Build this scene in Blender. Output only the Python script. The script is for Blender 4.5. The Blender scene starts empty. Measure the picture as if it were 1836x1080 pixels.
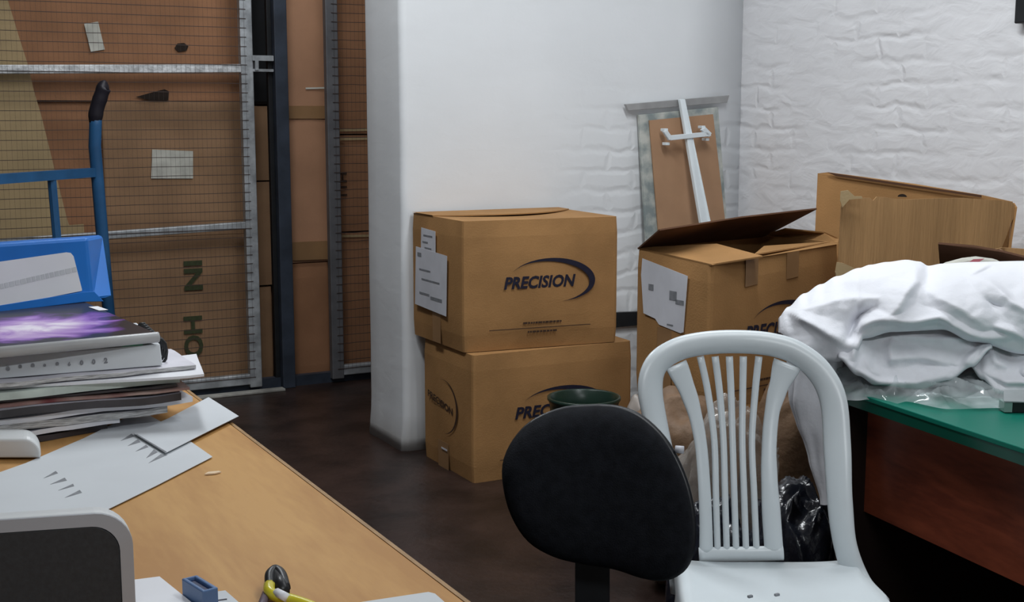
import bpy, bmesh, math, random
from mathutils import Vector, Matrix, noise
random.seed(7)
PI = math.pi
SC = bpy.context.scene
COL = SC.collection
# ------------------------------------------------------------------ camera
F, CX, CY, HOR = 2300.0, 918.0, 540.0, 205.0
PITCH, YAW = math.atan((CY - HOR) / F), math.radians(28)
CAM = Vector((0, 0, 1.3))
cam = bpy.data.cameras.new('camera'); camo = bpy.data.objects.new('camera', cam); COL.objects.link(camo)
cam.sensor_width = 36; cam.lens = F / 1836 * 36; cam.clip_start = 0.05
camo.location = CAM; camo.rotation_euler = (PI / 2 - PITCH, 0, -YAW)
SC.camera = camo
# ------------------------------------------------------------------ world, lights, exposure
w = bpy.data.worlds.new('world'); SC.world = w; w.use_nodes = True
w.node_tree.nodes['Background'].inputs[0].default_value = (.6, .7, .8, 1)
w.node_tree.nodes['Background'].inputs[1].default_value = .15
SC.view_settings.view_transform = 'Standard'; SC.view_settings.look = 'None'
SC.view_settings.gamma = 1; SC.view_settings.use_curve_mapping = False
SC.view_settings.exposure = 0.14
def area(name, loc, sx, sy, power, col=(.93, .97, 1.0), rot=(0, 0, 0)):
    l = bpy.data.lights.new(name, 'AREA'); l.shape = 'RECTANGLE'; l.size = sx; l.size_y = sy
    l.energy = power; l.color = col
    o = bpy.data.objects.new(name, l); o.location = loc; o.rotation_euler = rot; COL.objects.link(o); return o
area('tube_light_over_cartons', (2.2, 2.8, 2.88), .25, 1.2, 31, rot=(.42, -.25, 0))
area('tube_light_over_aisle', (.9, 3.5, 2.93), .25, 1.2, 32)
area('tube_light_near_right_wall', (1.7, 1.0, 2.93), .25, 1.2, 16)
area('tube_light_behind_camera', (.2, -1.0, 2.93), 1.2, .25, 42)
area('store_fill_light', (1.75, 5.1, 2.93), .9, .25, 10)  # unseen fill light, added to brighten the cartons behind the mesh

# ------------------------------------------------------------------ pixel helpers (true 3D points at a known depth or height)
cyw, syw = math.cos(YAW), math.sin(YAW)
HF = Vector((syw, cyw, 0)); RT = Vector((cyw, -syw, 0)); UP = Vector((0, 0, 1))
FW = HF * math.cos(PITCH) - UP * math.sin(PITCH); CUP = RT.cross(FW)
def ray(x, y): return FW * F + RT * (x - CX) - CUP * (y - CY)
def at_z(x, y, z): r = ray(x, y); return CAM + r * ((z - CAM.z) / r.z)
def at_y(x, y, v): r = ray(x, y); return CAM + r * (v / r.y)
def at_x(x, y, v): r = ray(x, y); return CAM + r * (v / r.x)
def at_d(x, y, d): r = ray(x, y); return CAM + r * (d / r.dot(HF))
def lerp(a, b, t): return a + (b - a) * t
def interp(x, pts):
    if x <= pts[0][0]: return pts[0][1]
    for (x0, y0), (x1, y1) in zip(pts, pts[1:]):
        if x <= x1:
            t = (x - x0) / (x1 - x0); t = t * t * (3 - 2 * t); return y0 + (y1 - y0) * t
    return pts[-1][1]
def catmull(pts, n):
    P = [Vector(p) for p in pts]; P = [P[0] * 2 - P[1]] + P + [P[-1] * 2 - P[-2]]; out = []
    for i in range(1, len(P) - 2):
        for k in range(n):
            t = k / n
            out.append(.5 * ((2 * P[i]) + (P[i + 1] - P[i - 1]) * t + (2 * P[i - 1] - 5 * P[i] + 4 * P[i + 1] - P[i + 2]) * t * t + (3 * P[i] - P[i - 1] - 3 * P[i + 1] + P[i + 2]) * t ** 3))
    out.append(P[-2]); return out

# ------------------------------------------------------------------ materials
def srgb(r, g, b):
    f = lambda c: (c / 255) / 12.92 if c / 255 <= .04045 else ((c / 255 + .055) / 1.055) ** 2.4
    return (f(r), f(g), f(b), 1)
MATS = {}
def mat(name, col, rough=.6, var=.08, vs=8, bump=0, bs=60, metal=0, spec=.4, stretch=None, col2=None, contrast=None, coat=0, alpha=None, trans=0, emis=None):
    if name in MATS: return MATS[name]
    m = bpy.data.materials.new(name); m.use_nodes = True; nt = m.node_tree; N = nt.nodes; L = nt.links
    b = N['Principled BSDF']; b.inputs['Roughness'].default_value = rough; b.inputs['Metallic'].default_value = metal
    b.inputs['Specular IOR Level'].default_value = spec; b.inputs['Coat Weight'].default_value = coat
    if trans: b.inputs['Transmission Weight'].default_value = trans
    if alpha is not None: b.inputs['Alpha'].default_value = alpha
    tc = N.new('ShaderNodeTexCoord'); mp = N.new('ShaderNodeMapping'); L.new(tc.outputs['Object'], mp.inputs[0])
    if stretch: mp.inputs['Scale'].default_value = stretch
    n = N.new('ShaderNodeTexNoise'); n.inputs['Scale'].default_value = vs; n.inputs['Detail'].default_value = 5; L.new(mp.outputs[0], n.inputs[0])
    r = N.new('ShaderNodeValToRGB'); L.new(n.outputs[0], r.inputs[0])
    c2 = col2 or tuple(min(1, c * (1 - 2 * var)) for c in col[:3]) + (1,)
    c1 = col if col2 else tuple(min(1, c * (1 + var)) for c in col[:3]) + (1,)
    lo, hi = contrast or (.35, .65)
    r.color_ramp.elements[0].position = lo; r.color_ramp.elements[1].position = hi
    r.color_ramp.elements[0].color = c2; r.color_ramp.elements[1].color = c1
    L.new(r.outputs[0], b.inputs['Base Color'])
    if bump:
        n2 = N.new('ShaderNodeTexNoise'); n2.inputs['Scale'].default_value = bs; n2.inputs['Detail'].default_value = 4; L.new(mp.outputs[0], n2.inputs[0])
        bp = N.new('ShaderNodeBump'); bp.inputs['Strength'].default_value = bump; bp.inputs['Distance'].default_value = .01
        L.new(n2.outputs[0], bp.inputs['Height']); L.new(bp.outputs[0], b.inputs['Normal'])
    MATS[name] = m; return m
def brick_mat(name, col, axis, bscale, bstr, lump, x0=None):
    """white painted masonry: brick courses under thick lumpy paint; x0 = where plaster gives way to bare brickwork"""
    m = bpy.data.materials.new(name); m.use_nodes = True; nt = m.node_tree; N = nt.nodes; L = nt.links
    b = N['Principled BSDF']; b.inputs['Roughness'].default_value = .55; b.inputs['Specular IOR Level'].default_value = .3
    g = N.new('ShaderNodeNewGeometry'); s = N.new('ShaderNodeSeparateXYZ'); L.new(g.outputs['Position'], s.inputs[0])
    c = N.new('ShaderNodeCombineXYZ'); L.new(s.outputs[axis], c.inputs[0]); L.new(s.outputs['Z'], c.inputs[1])
    dn = N.new('ShaderNodeTexNoise'); dn.inputs['Scale'].default_value = 7; dn.inputs['Detail'].default_value = 3; L.new(g.outputs['Position'], dn.inputs[0])
    mx = N.new('ShaderNodeVectorMath'); mx.operation = 'MULTIPLY_ADD'; L.new(dn.outputs['Color'], mx.inputs[0]); mx.inputs[1].default_value = (.11, .07, .0); L.new(c.outputs[0], mx.inputs[2])
    br = N.new('ShaderNodeTexBrick'); br.inputs['Scale'].default_value = 1; br.inputs['Brick Width'].default_value = .24; br.inputs['Row Height'].default_value = bscale
    br.inputs['Mortar Size'].default_value = .022; br.inputs['Mortar Smooth'].default_value = 1.0; L.new(mx.outputs[0], br.inputs['Vector'])
    inv = N.new('ShaderNodeMath'); inv.operation = 'MULTIPLY'; inv.inputs[1].default_value = -.45; L.new(br.outputs['Fac'], inv.inputs[0])
    fade = N.new('ShaderNodeMath'); fade.operation = 'MULTIPLY'; L.new(inv.outputs[0], fade.inputs[0])
    fn = N.new('ShaderNodeTexNoise'); fn.inputs['Scale'].default_value = 3.0; fn.inputs['Detail'].default_value = 2; L.new(g.outputs['Position'], fn.inputs[0])
    fr = N.new('ShaderNodeMapRange'); fr.inputs[1].default_value = .4; fr.inputs[2].default_value = .65; L.new(fn.outputs[0], fr.inputs[0])
    src = fr.outputs[0]
    if x0 is not None:
        xr = N.new('ShaderNodeMapRange'); xr.inputs[1].default_value = x0; xr.inputs[2].default_value = x0 + .35; L.new(s.outputs['X'], xr.inputs[0])
        zr = N.new('ShaderNodeMapRange'); zr.inputs[1].default_value = 1.45; zr.inputs[2].default_value = 1.15; L.new(s.outputs['Z'], zr.inputs[0])
        mm = N.new('ShaderNodeMath'); mm.operation = 'MULTIPLY'; L.new(xr.outputs[0], mm.inputs[0]); L.new(zr.outputs[0], mm.inputs[1]); src = mm.outputs[0]
    L.new(src, fade.inputs[1])
    # lumpy paint: anisotropic noise
    mp = N.new('ShaderNodeMapping'); mp.inputs['Scale'].default_value = (1, 1, 2.1); L.new(g.outputs['Position'], mp.inputs[0])
    ln = N.new('ShaderNodeTexNoise'); ln.inputs['Scale'].default_value = 8; ln.inputs['Detail'].default_value = 4; ln.inputs['Distortion'].default_value = .6; L.new(mp.outputs[0], ln.inputs[0])
    ln.inputs['Roughness'].default_value = .42
    ad = N.new('ShaderNodeMath'); ad.operation = 'MULTIPLY_ADD'; L.new(ln.outputs[0], ad.inputs[0]); ad.inputs[1].default_value = lump; L.new(fade.outputs[0], ad.inputs[2])
    fine = N.new('ShaderNodeTexNoise'); fine.inputs['Scale'].default_value = 45; fine.inputs['Detail'].default_value = 3; L.new(g.outputs['Position'], fine.inputs[0])
    ad2 = N.new('ShaderNodeMath'); ad2.operation = 'MULTIPLY_ADD'; L.new(fine.outputs[0], ad2.inputs[0]); ad2.inputs[1].default_value = .05; L.new(ad.outputs[0], ad2.inputs[2])
    bp = N.new('ShaderNodeBump'); bp.inputs['Strength'].default_value = bstr; bp.inputs['Distance'].default_value = .012; L.new(ad2.outputs[0], bp.inputs['Height']); L.new(bp.outputs[0], b.inputs['Normal'])
    # colour: faint blotches, dirt near the floor
    cn = N.new('ShaderNodeTexNoise'); cn.inputs['Scale'].default_value = 1.7; cn.inputs['Detail'].default_value = 4; L.new(g.outputs['Position'], cn.inputs[0])
    r = N.new('ShaderNodeValToRGB'); r.color_ramp.elements[0].position = .3; r.color_ramp.elements[1].position = .7
    r.color_ramp.elements[0].color = tuple(x * .92 for x in col[:3]) + (1,); r.color_ramp.elements[1].color = col; L.new(cn.outputs[0], r.inputs[0])
    dz = N.new('ShaderNodeMath'); dz.operation = 'MULTIPLY_ADD'; L.new(cn.outputs[0], dz.inputs[0]); dz.inputs[1].default_value = -.22
    L.new(s.outputs['Z'], dz.inputs[2])
    dr = N.new('ShaderNodeMapRange'); dr.inputs[1].default_value = -.1; dr.inputs[2].default_value = .0; dr.inputs[3].default_value = .55; dr.inputs[4].default_value = 0; L.new(dz.outputs[0], dr.inputs[0])
    mxc = N.new('ShaderNodeMixRGB'); L.new(dr.outputs[0], mxc.inputs[0]); L.new(r.outputs[0], mxc.inputs[1]); mxc.inputs[2].default_value = (.22, .19, .16, 1)
    L.new(mxc.outputs[0], b.inputs['Base Color']); return m
def wood_mat(name, c1, c2, rough=.35, scale=(1, 1, 1), ws=3.2, coat=.15, spec=.4):
    m = bpy.data.materials.new(name); m.use_nodes = True; nt = m.node_tree; N = nt.nodes; L = nt.links
    b = N['Principled BSDF']; b.inputs['Roughness'].default_value = rough; b.inputs['Coat Weight'].default_value = coat; b.inputs['Coat Roughness'].default_value = .3
    b.inputs['Specular IOR Level'].default_value = spec
    g = N.new('ShaderNodeTexCoord'); mp = N.new('ShaderNodeMapping'); mp.inputs['Scale'].default_value = scale; L.new(g.outputs['Object'], mp.inputs[0])
    n = N.new('ShaderNodeTexNoise'); n.inputs['Scale'].default_value = ws; n.inputs['Detail'].default_value = 6; n.inputs['Distortion'].default_value = .8; L.new(mp.outputs[0], n.inputs[0])
    n3 = N.new('ShaderNodeTexNoise'); n3.inputs['Scale'].default_value = ws * 9; n3.inputs['Detail'].default_value = 4; L.new(mp.outputs[0], n3.inputs[0])
    ad = N.new('ShaderNodeMath'); ad.operation = 'MULTIPLY_ADD'; L.new(n3.outputs[0], ad.inputs[0]); ad.inputs[1].default_value = .35; L.new(n.outputs[0], ad.inputs[2])
    r = N.new('ShaderNodeValToRGB'); r.color_ramp.elements[0].position = .5; r.color_ramp.elements[1].position = .85; r.color_ramp.elements[0].color = c2; r.color_ramp.elements[1].color = c1
    L.new(ad.outputs[0], r.inputs[0]); L.new(r.outputs[0], b.inputs['Base Color']); return m
def film_mat(name, tint, a=.35, rough=.15):
    m = bpy.data.materials.new(name); m.use_nodes = True; nt = m.node_tree; N = nt.nodes; L = nt.links
    b = N['Principled BSDF']; b.inputs['Roughness'].default_value = rough; b.inputs['Base Color'].default_value = tint; b.inputs['Specular IOR Level'].default_value = 1.0
    t = N.new('ShaderNodeBsdfTransparent'); mx = N.new('ShaderNodeMixShader'); mx.inputs[0].default_value = a
    nn = N.new('ShaderNodeTexNoise'); nn.inputs['Scale'].default_value = 14; tc = N.new('ShaderNodeTexCoord'); L.new(tc.outputs['Object'], nn.inputs[0])
    mr = N.new('ShaderNodeMapRange'); mr.inputs[1].default_value = .35; mr.inputs[2].default_value = .7; mr.inputs[3].default_value = a * .5; mr.inputs[4].default_value = min(1, a * 1.7); L.new(nn.outputs[0], mr.inputs[0]); L.new(mr.outputs[0], mx.inputs[0])
    o = N['Material Output']; L.new(t.outputs[0], mx.inputs[1]); L.new(b.outputs[0], mx.inputs[2]); L.new(mx.outputs[0], o.inputs[0]); return m

M_card = mat('cardboard', (.37, .20, .080, 1), .8, .07, 5, .12, 180, spec=.15)
M_card_shade = mat('cardboard_inside_shaded', (.12, .062, .038, 1), .85, .1, 6, .1, 150, spec=.1)  # darkened card: the shade under the flaps is put into the colour
M_card_dk = mat('cardboard_reddish', (.33, .165, .088, 1), .8, .08, 4, .1, 120, spec=.15)
M_card_lt = mat('cardboard_pale', (.42, .31, .17, 1), .8, .06, 4, .1, 120, spec=.15)
M_card_pk = mat('cardboard_pinkish', (.47, .25, .145, 1), .6, .08, 3, .1, 120, spec=.3)
M_card_br = mat('cardboard_brown', (.31, .185, .105, 1), .8, .08, 5, .1, 120, spec=.15)
M_card_worn = mat('cardboard_worn', (.42, .25, .115, 1), .85, .10, 3, .35, 30, spec=.12, stretch=(5, 5, .4))
M_tape = mat('packing_tape', (.30, .17, .08, 1), .3, .08, 6, spec=.5)
M_ink = mat('carton_ink', (.012, .012, .03, 1), .6, .1, 60)
M_ink_br = mat('carton_ink_brown', (.05, .025, .015, 1), .7, .1, 60)
M_ink_gn = mat('carton_ink_green', (.045, .055, .022, 1), .8, .1, 60)
M_ink_gray = mat('pencil_grey_ink', (.22, .23, .25, 1), .7, .1, 60)
M_seam = mat('seam_shadow_gap', (.02, .012, .008, 1), .9, .1, 20)
M_label = mat('label_paper', (.62, .63, .68, 1), .6, .04, 10)
M_label_old = mat('old_label_paper', (.55, .54, .48, 1), .7, .1, 14)
M_floor = mat('dark_floor', (.028, .016, .013, 1), .38, .25, 5, .25, 25, spec=.35)
M_ceiling = mat('ceiling_paint', (.75, .75, .74, 1), .8, .03, 2)
M_wallp = mat('plain_wall_paint', (.52, .52, .52, 1), .7, .05, 2, .1, 20)
M_dwall = mat('storeroom_paint', (.16, .15, .14, 1), .8, .1, 2, .1, 20)
M_steel = mat('galvanised_steel', (.42, .44, .46, 1), .5, .15, 14, .2, 40, metal=.5)
M_rail = mat('galvanised_rail', (.62, .63, .64, 1), .5, .18, 30, .3, 60, metal=.2)
M_post = mat('slate_painted_steel', (.035, .045, .065, 1), .45, .15, 10, .1, 30)
M_wire = mat('dark_mesh_wire', (.055, .035, .03, 1), .6, .1, 30)
M_blue = mat('blue_enamel', (.018, .085, .20, 1), .4, .1, 10, spec=.4)
M_grip = mat('black_rubber_grip', (.012, .010, .016, 1), .5, .1, 20)
M_black = mat('black_plastic', (.012, .013, .015, 1), .4, .1, 20)
M_chairfab = mat('black_upholstery', (.009, .010, .013, 1), .9, .15, 60, .25, 400, spec=.12)
M_white = mat('white_plastic', (.72, .78, .81, 1), .3, .02, 5, spec=.5)
M_cloth = mat('white_cotton', (.84, .85, .90, 1), .8, .015, 6, .1, 120, spec=.2)
M_bag = mat('black_bin_bag', (.010, .012, .02, 1), .22, .1, 20, .4, 25, spec=.7)
M_bin = mat('dark_green_plastic', (.012, .028, .02, 1), .3, .1, 10)
M_paper = mat('white_paper', (.60, .63, .66, 1), .7, .02, 5)
M_paper_w = mat('bright_paper', (.78, .79, .83, 1), .7, .02, 5)
M_bluefile = mat('blue_plastic_file', (.010, .17, .60, 1), .35, .08, 6, spec=.4)
M_prn_w = mat('grey_white_shell', (.66, .68, .69, 1), .45, .03, 4)
M_prn_g = mat('printer_grey_bezel', (.33, .34, .37, 1), .45, .03, 4)
M_prn_d = mat('printer_dark_panel', (.026, .031, .038, 1), .6, .08, 200, .05, 300)
M_glasstop = mat('green_glass', (.006, .18, .125, 1), .32, .08, 4, spec=.22)
M_glassedge = mat('green_glass_edge', (.004, .085, .055, 1), .2, .08, 4, spec=.6)
M_mahog = wood_mat('dark_mahogany', (.30, .070, .032, 1), (.14, .030, .015, 1), .35, (6, 1, 6), 2.0, .2)
M_oak = wood_mat('honey_desk_wood', (.56, .315, .112, 1), (.44, .225, .075, 1), .5, (5.5, .9, 1), 1.9, .0, .2)
M_oakedge = mat('desk_edge_band', (.36, .21, .085, 1), .5, .1, 20)
M_film = film_mat('clear_plastic_film', (.72, .79, .81, 1), .36, .10)
M_filmbr = film_mat('clear_film_over_brown', (.6, .55, .5, 1), .30, .15)
M_brpaper = mat('brown_paper_bag', (.17, .10, .055, 1), .6, .12, 9, .3, 40)

# ------------------------------------------------------------------ mesh builder
class MB:
    def __init__(s): s.v = []; s.f = []; s.m = []
    def add(s, vs, fs, mi=0):
        b = len(s.v); s.v += [tuple(v) for v in vs]; s.f += [tuple(i + b for i in f) for f in fs]; s.m += [mi] * len(fs)
    def box(s, c, size, rot=0, mi=0, M=None):
        hx, hy, hz = (d / 2 for d in size); P = []
        for z in (-hz, hz):
            for x, y in ((-hx, -hy), (hx, -hy), (hx, hy), (-hx, hy)): P.append(Vector((x, y, z)))
        R = M or Matrix.Rotation(rot, 3, 'Z'); P = [R @ p + Vector(c) for p in P]
        s.add(P, [(3, 2, 1, 0), (4, 5, 6, 7), (0, 1, 5, 4), (1, 2, 6, 5), (2, 3, 7, 6), (3, 0, 4, 7)], mi)
    def hexa(s, P, mi=0):
        s.add(P, [(3, 2, 1, 0), (4, 5, 6, 7), (0, 1, 5, 4), (1, 2, 6, 5), (2, 3, 7, 6), (3, 0, 4, 7)], mi)
    def slab(s, poly, thick, mi=0):
        """polygon of 3D points given real thickness along vector"""
        n = len(poly); A = [Vector(p) for p in poly]; B = [p + thick for p in A]
        s.add(A + B, [tuple(range(n))[::-1], tuple(range(n, 2 * n))] + [(i, (i + 1) % n, n + (i + 1) % n, n + i) for i in range(n)], mi)
    def tube(s, path, r, seg=10, mi=0, sq=None, cap=True):
        P = [Vector(p) for p in path]; n = len(P); rings = []
        t0 = (P[1] - P[0]).normalized(); ref = Vector((0, 0, 1)) if abs(t0.z) < .9 else Vector((1, 0, 0)); nv = t0.cross(ref).normalized()
        for i in range(n):
            t = (P[min(i + 1, n - 1)] - P[max(i - 1, 0)]).normalized(); nv = (nv - t * nv.dot(t)).normalized(); bv = t.cross(nv)
            ri = r[i] if isinstance(r, (list, tuple)) else r; ring = []
            for k in range(seg):
                a = 2 * PI * (k + .5) / seg; ring.append(P[i] + (nv * math.cos(a) + bv * math.sin(a)) * ri)
            rings.append(ring)
        V = [p for rg in rings for p in rg]
        Fs = [(i * seg + k, i * seg + (k + 1) % seg, (i + 1) * seg + (k + 1) % seg, (i + 1) * seg + k) for i in range(n - 1) for k in range(seg)]
        if cap: Fs += [tuple(range(seg))[::-1], tuple((n - 1) * seg + k for k in range(seg))]
        s.add(V, Fs, mi)
    def lathe(s, c, prof, seg=32, mi=0):
        V = []; n = len(prof)
        for r, z in prof:
            for k in range(seg): a = 2 * PI * k / seg; V.append(Vector(c) + Vector((r * math.cos(a), r * math.sin(a), z)))
        s.add(V, [(i * seg + k, i * seg + (k + 1) % seg, (i + 1) * seg + (k + 1) % seg, (i + 1) * seg + k) for i in range(n - 1) for k in range(seg)], mi)
    def grid(s, fn, nu, nv, mi=0, wrap=False):
        V = [fn(i / nu, j / nv) for j in range(nv + 1) for i in range(nu + 1)]
        s.add(V, [(j * (nu + 1) + i, j * (nu + 1) + i + 1, (j + 1) * (nu + 1) + i + 1, (j + 1) * (nu + 1) + i) for j in range(nv) for i in range(nu)], mi)
    def build(s, name, mats, parent=None, smooth=False, bevel=0, solid=0, sub=0, auto=None):
        me = bpy.data.meshes.new(name); me.from_pydata(s.v, [], s.f)
        if not isinstance(mats, (list, tuple)): mats = [mats]
        for m in mats: me.materials.append(m)
        for p, mi in zip(me.polygons, s.m): p.material_index = mi; p.use_smooth = smooth
        bm = bmesh.new(); bm.from_mesh(me); bmesh.ops.remove_doubles(bm, verts=bm.verts, dist=1e-5)
        bmesh.ops.recalc_face_normals(bm, faces=bm.faces); bm.to_mesh(me); bm.free(); me.update()
        o = bpy.data.objects.new(name, me); COL.objects.link(o)
        if parent: attach(o, parent)
        if solid: md = o.modifiers.new('solid', 'SOLIDIFY'); md.thickness = solid; md.offset = 0
        if sub: md = o.modifiers.new('sub', 'SUBSURF'); md.levels = sub; md.render_levels = sub
        if bevel: md = o.modifiers.new('bevel', 'BEVEL'); md.width = bevel; md.segments = 2; md.limit_method = 'ANGLE'; md.angle_limit = .6
        return o
def attach(o, parent):
    o.parent = parent
    o.matrix_parent_inverse = Matrix.Identity(4)
    r = root_loc(parent)
    # vertices are given in world space: shift them to the root's base
    if o.type == 'MESH' and not o.get('_s'):
        o.data.transform(Matrix.Translation(-r)); o['_s'] = 1
def root_loc(p):
    v = Vector((0, 0, 0))
    while p: v += p.location; p = p.parent
    return v
def thing(name, label, cat, loc, group=None):
    o = bpy.data.objects.new(name, None); COL.objects.link(o); o.location = loc; o.empty_display_size = .05
    o['label'] = label; o['category'] = cat
    if group: o['group'] = group
    return o
def single(o, label, cat, group=None, kind=None):
    """a thing that is one mesh: move its origin to its base centre"""
    vs = o.data.vertices; n = len(vs)
    c = Vector((sum(v.co.x for v in vs) / n, sum(v.co.y for v in vs) / n, min(v.co.z for v in vs)))
    o.data.transform(Matrix.Translation(-c)); o.location = c
    o['label'] = label; o['category'] = cat
    if group: o['group'] = group
    if kind: o['kind'] = kind
    return o
def struct(o): o['kind'] = 'structure'; return o
def text_mesh(mb, txt, origin, ex, ey, size, nrm, bold=.0, shear=0, width=None, th=.0006, mi=0):
    """lettering as thin raised print: origin = left baseline, ex/ey unit vectors"""
    cu = bpy.data.curves.new('lettering', 'FONT'); cu.body = txt; cu.size = 1; cu.offset = bold; cu.shear = shear; cu.resolution_u = 3; cu.fill_mode = 'FRONT'
    o = bpy.data.objects.new('lettering', cu); COL.objects.link(o)
    dg = bpy.context.evaluated_depsgraph_get(); ev = o.evaluated_get(dg); me = ev.to_mesh()
    V = [v.co.copy() for v in me.vertices]; Fs = [tuple(p.vertices) for p in me.polygons]; ev.to_mesh_clear()
    bpy.data.objects.remove(o); bpy.data.curves.remove(cu)
    if not V: return
    xm = max(v.x for v in V); sx = size if width is None else width / xm
    mb.add([origin + ex * (v.x * sx) + ey * (v.y * size) + nrm * th for v in V], Fs, mi)

# ================================================================== THE ROOM
XR, YB = 3.5, 4.48
mb = MB(); mb.box((.2, 2.4, -.05), (7.2, 11.2, .1)); struct(mb.build('floor', M_floor))
mb = MB(); mb.box((.2, 2.4, 3.05), (7.2, 11.2, .1)); struct(mb.build('ceiling', M_ceiling))
M_brick_r = brick_mat('white_painted_brick', (.78, .78, .80, 1), 'Y', .085, .65, .9)
M_brick_b = brick_mat('white_plaster_over_brick', (.78, .80, .82, 1), 'X', .085, .48, .22, x0=2.55)
mb = MB(); mb.box((XR + .1, 2.4, 1.5), (.2, 10.8, 3.0)); struct(mb.build('wall_right', M_brick_r))
mb = MB(); mb.box((-3.1, 2.4, 1.5), (.2, 10.8, 3.0)); struct(mb.build('wall_left', M_wallp))
mb = MB(); mb.box((.2, -2.9, 1.5), (6.4, .2, 3.0)); struct(mb.build('wall_front', M_wallp))
mb = MB(); mb.box((.2, 7.7, 1.5), (6.4, .2, 3.0)); struct(mb.build('wall_storeroom', M_dwall))
# back wall: ends in a rounded, uneven plastered corner
mb = MB()
plan = [(XR, YB)]
for x in [3.2, 2.9, 2.6, 2.3, 2.1, 1.99]: plan.append((x, YB))
for k in range(7):
    a = -PI / 2 - k * (PI / 2) / 6; plan.append((1.912 + .028 + .028 * math.cos(a), YB + .028 + .028 * math.sin(a)))
for y in [4.6, 4.72, 4.82]: plan.append((1.912, y))
plan += [(1.93, 4.87), (2.4, 4.87), (XR, 4.87)]
zs = [i * .05 for i in range(61)]
V = []
for z in zs:
    for (x, y) in plan:
        n = noise.noise(Vector((x * 4, y * 4, z * 2.2))) * .006 + noise.noise(Vector((x * 13, y * 13, z * 9))) * .002
        fl = .012 * max(0, 1 - z / .12)
        if x < 1.98: V.append((x + n * .8 - fl * (1 if y > 4.49 else .3), y + n, z))
        else: V.append((x, y, z))
n = len(plan)
mb.add(V, [(j * n + i, j * n + (i + 1) % n, (j + 1) * n + (i + 1) % n, (j + 1) * n + i) for j in range(60) for i in range(n)] + [tuple(range(n)), tuple(60 * n + i for i in range(n))])
struct(mb.build('wall_back', M_brick_b, smooth=True))
# pale sill strip on the floor before the gate
mb = MB(); mb.box((1.45, 5.79, .006), (.80, .05, .012)); struct(mb.build('trim_1', mat('pale_sill', (.34, .33, .30, 1), .6, .2, 12), bevel=.003))

# ================================================================== CARTONS
def carton_body(mb, fp, z0, z1, bulge=.006, seed=0, r=.012, nz=8, topz=None):
    """four-corner footprint (near-left order around), rounded upright edges, slightly bowed walls"""
    P = [Vector((p[0], p[1], 0)) for p in fp]; n = 4; ring = []
    tops = topz or [z1] * 4
    for i in range(4):
        a, b, c = P[i - 1], P[i], P[(i + 1) % 4]
        d0 = (a - b).normalized(); d1 = (c - b).normalized()
        ring.append((b + d0 * r, tops[i])); ring.append((b + (d0 + d1) * r * .3, tops[i])); ring.append((b + d1 * r, tops[i]))
        for k in range(1, 8):
            t = k / 8; ring.append((lerp(b + d1 * r, c + (b - c).normalized() * r, t), lerp(tops[i], tops[(i + 1) % 4], t)))
    cen = sum(P, Vector()) / 4; m = len(ring); V = []
    for j in range(nz + 1):
        s = j / nz
        for q, (p, tz) in enumerate(ring):
            out = (p - cen).normalized(); k = q % 10
            tt = 0 if k < 3 else math.sin((k - 2) / 8 * PI)
            off = bulge * tt * math.sin(s * PI) * (1 + .6 * noise.noise(Vector((q * .37, s * 2, seed * 3.1))))
            ins = .004 * (1 if j in (0, nz) else 0)
            pp = p + out * (off - ins)
            V.append(Vector((pp.x, pp.y, lerp(z0, tz, s))))
    Fs = [(j * m + i, j * m + (i + 1) % m, (j + 1) * m + (i + 1) % m, (j + 1) * m + i) for j in range(nz) for i in range(m)]
    mb.add(V, Fs); return ring, m
def closed(mb, fp, z0, z1, **k):
    ring, m = carton_body(mb, fp, z0, z1, **k); b = len(mb.v) - m
    mb.f.append(tuple(b + i for i in range(m))); mb.m.append(0)
    mb.f.append(tuple(len(mb.v) - 9 * m + i for i in range(m))[::-1]); mb.m.append(0)
def swoosh(mb, o, ex, ey, nrm, cx, cy, rx, ry, a0, a1, wmax, tilt=0, n=40, th=.0008, peak=.55):
    V = []
    for i in range(n + 1):
        t = i / n; a = a0 + (a1 - a0) * t
        w_ = wmax * (math.sin(PI * t ** (math.log(.5) / math.log(peak)))) ** 1.3 + .0006
        for s in (-.5, .5):
            x = (rx + s * w_) * math.cos(a); y = (ry + s * w_ * .8) * math.sin(a)
            xr = x * math.cos(tilt) - y * math.sin(tilt); yr = x * math.sin(tilt) + y * math.cos(tilt)
            V.append(o + ex * (cx + xr) + ey * (cy + yr) + nrm * th)
    mb.add(V, [(2 * i, 2 * i + 1, 2 * i + 3, 2 * i + 2) for i in range(n)])
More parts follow.
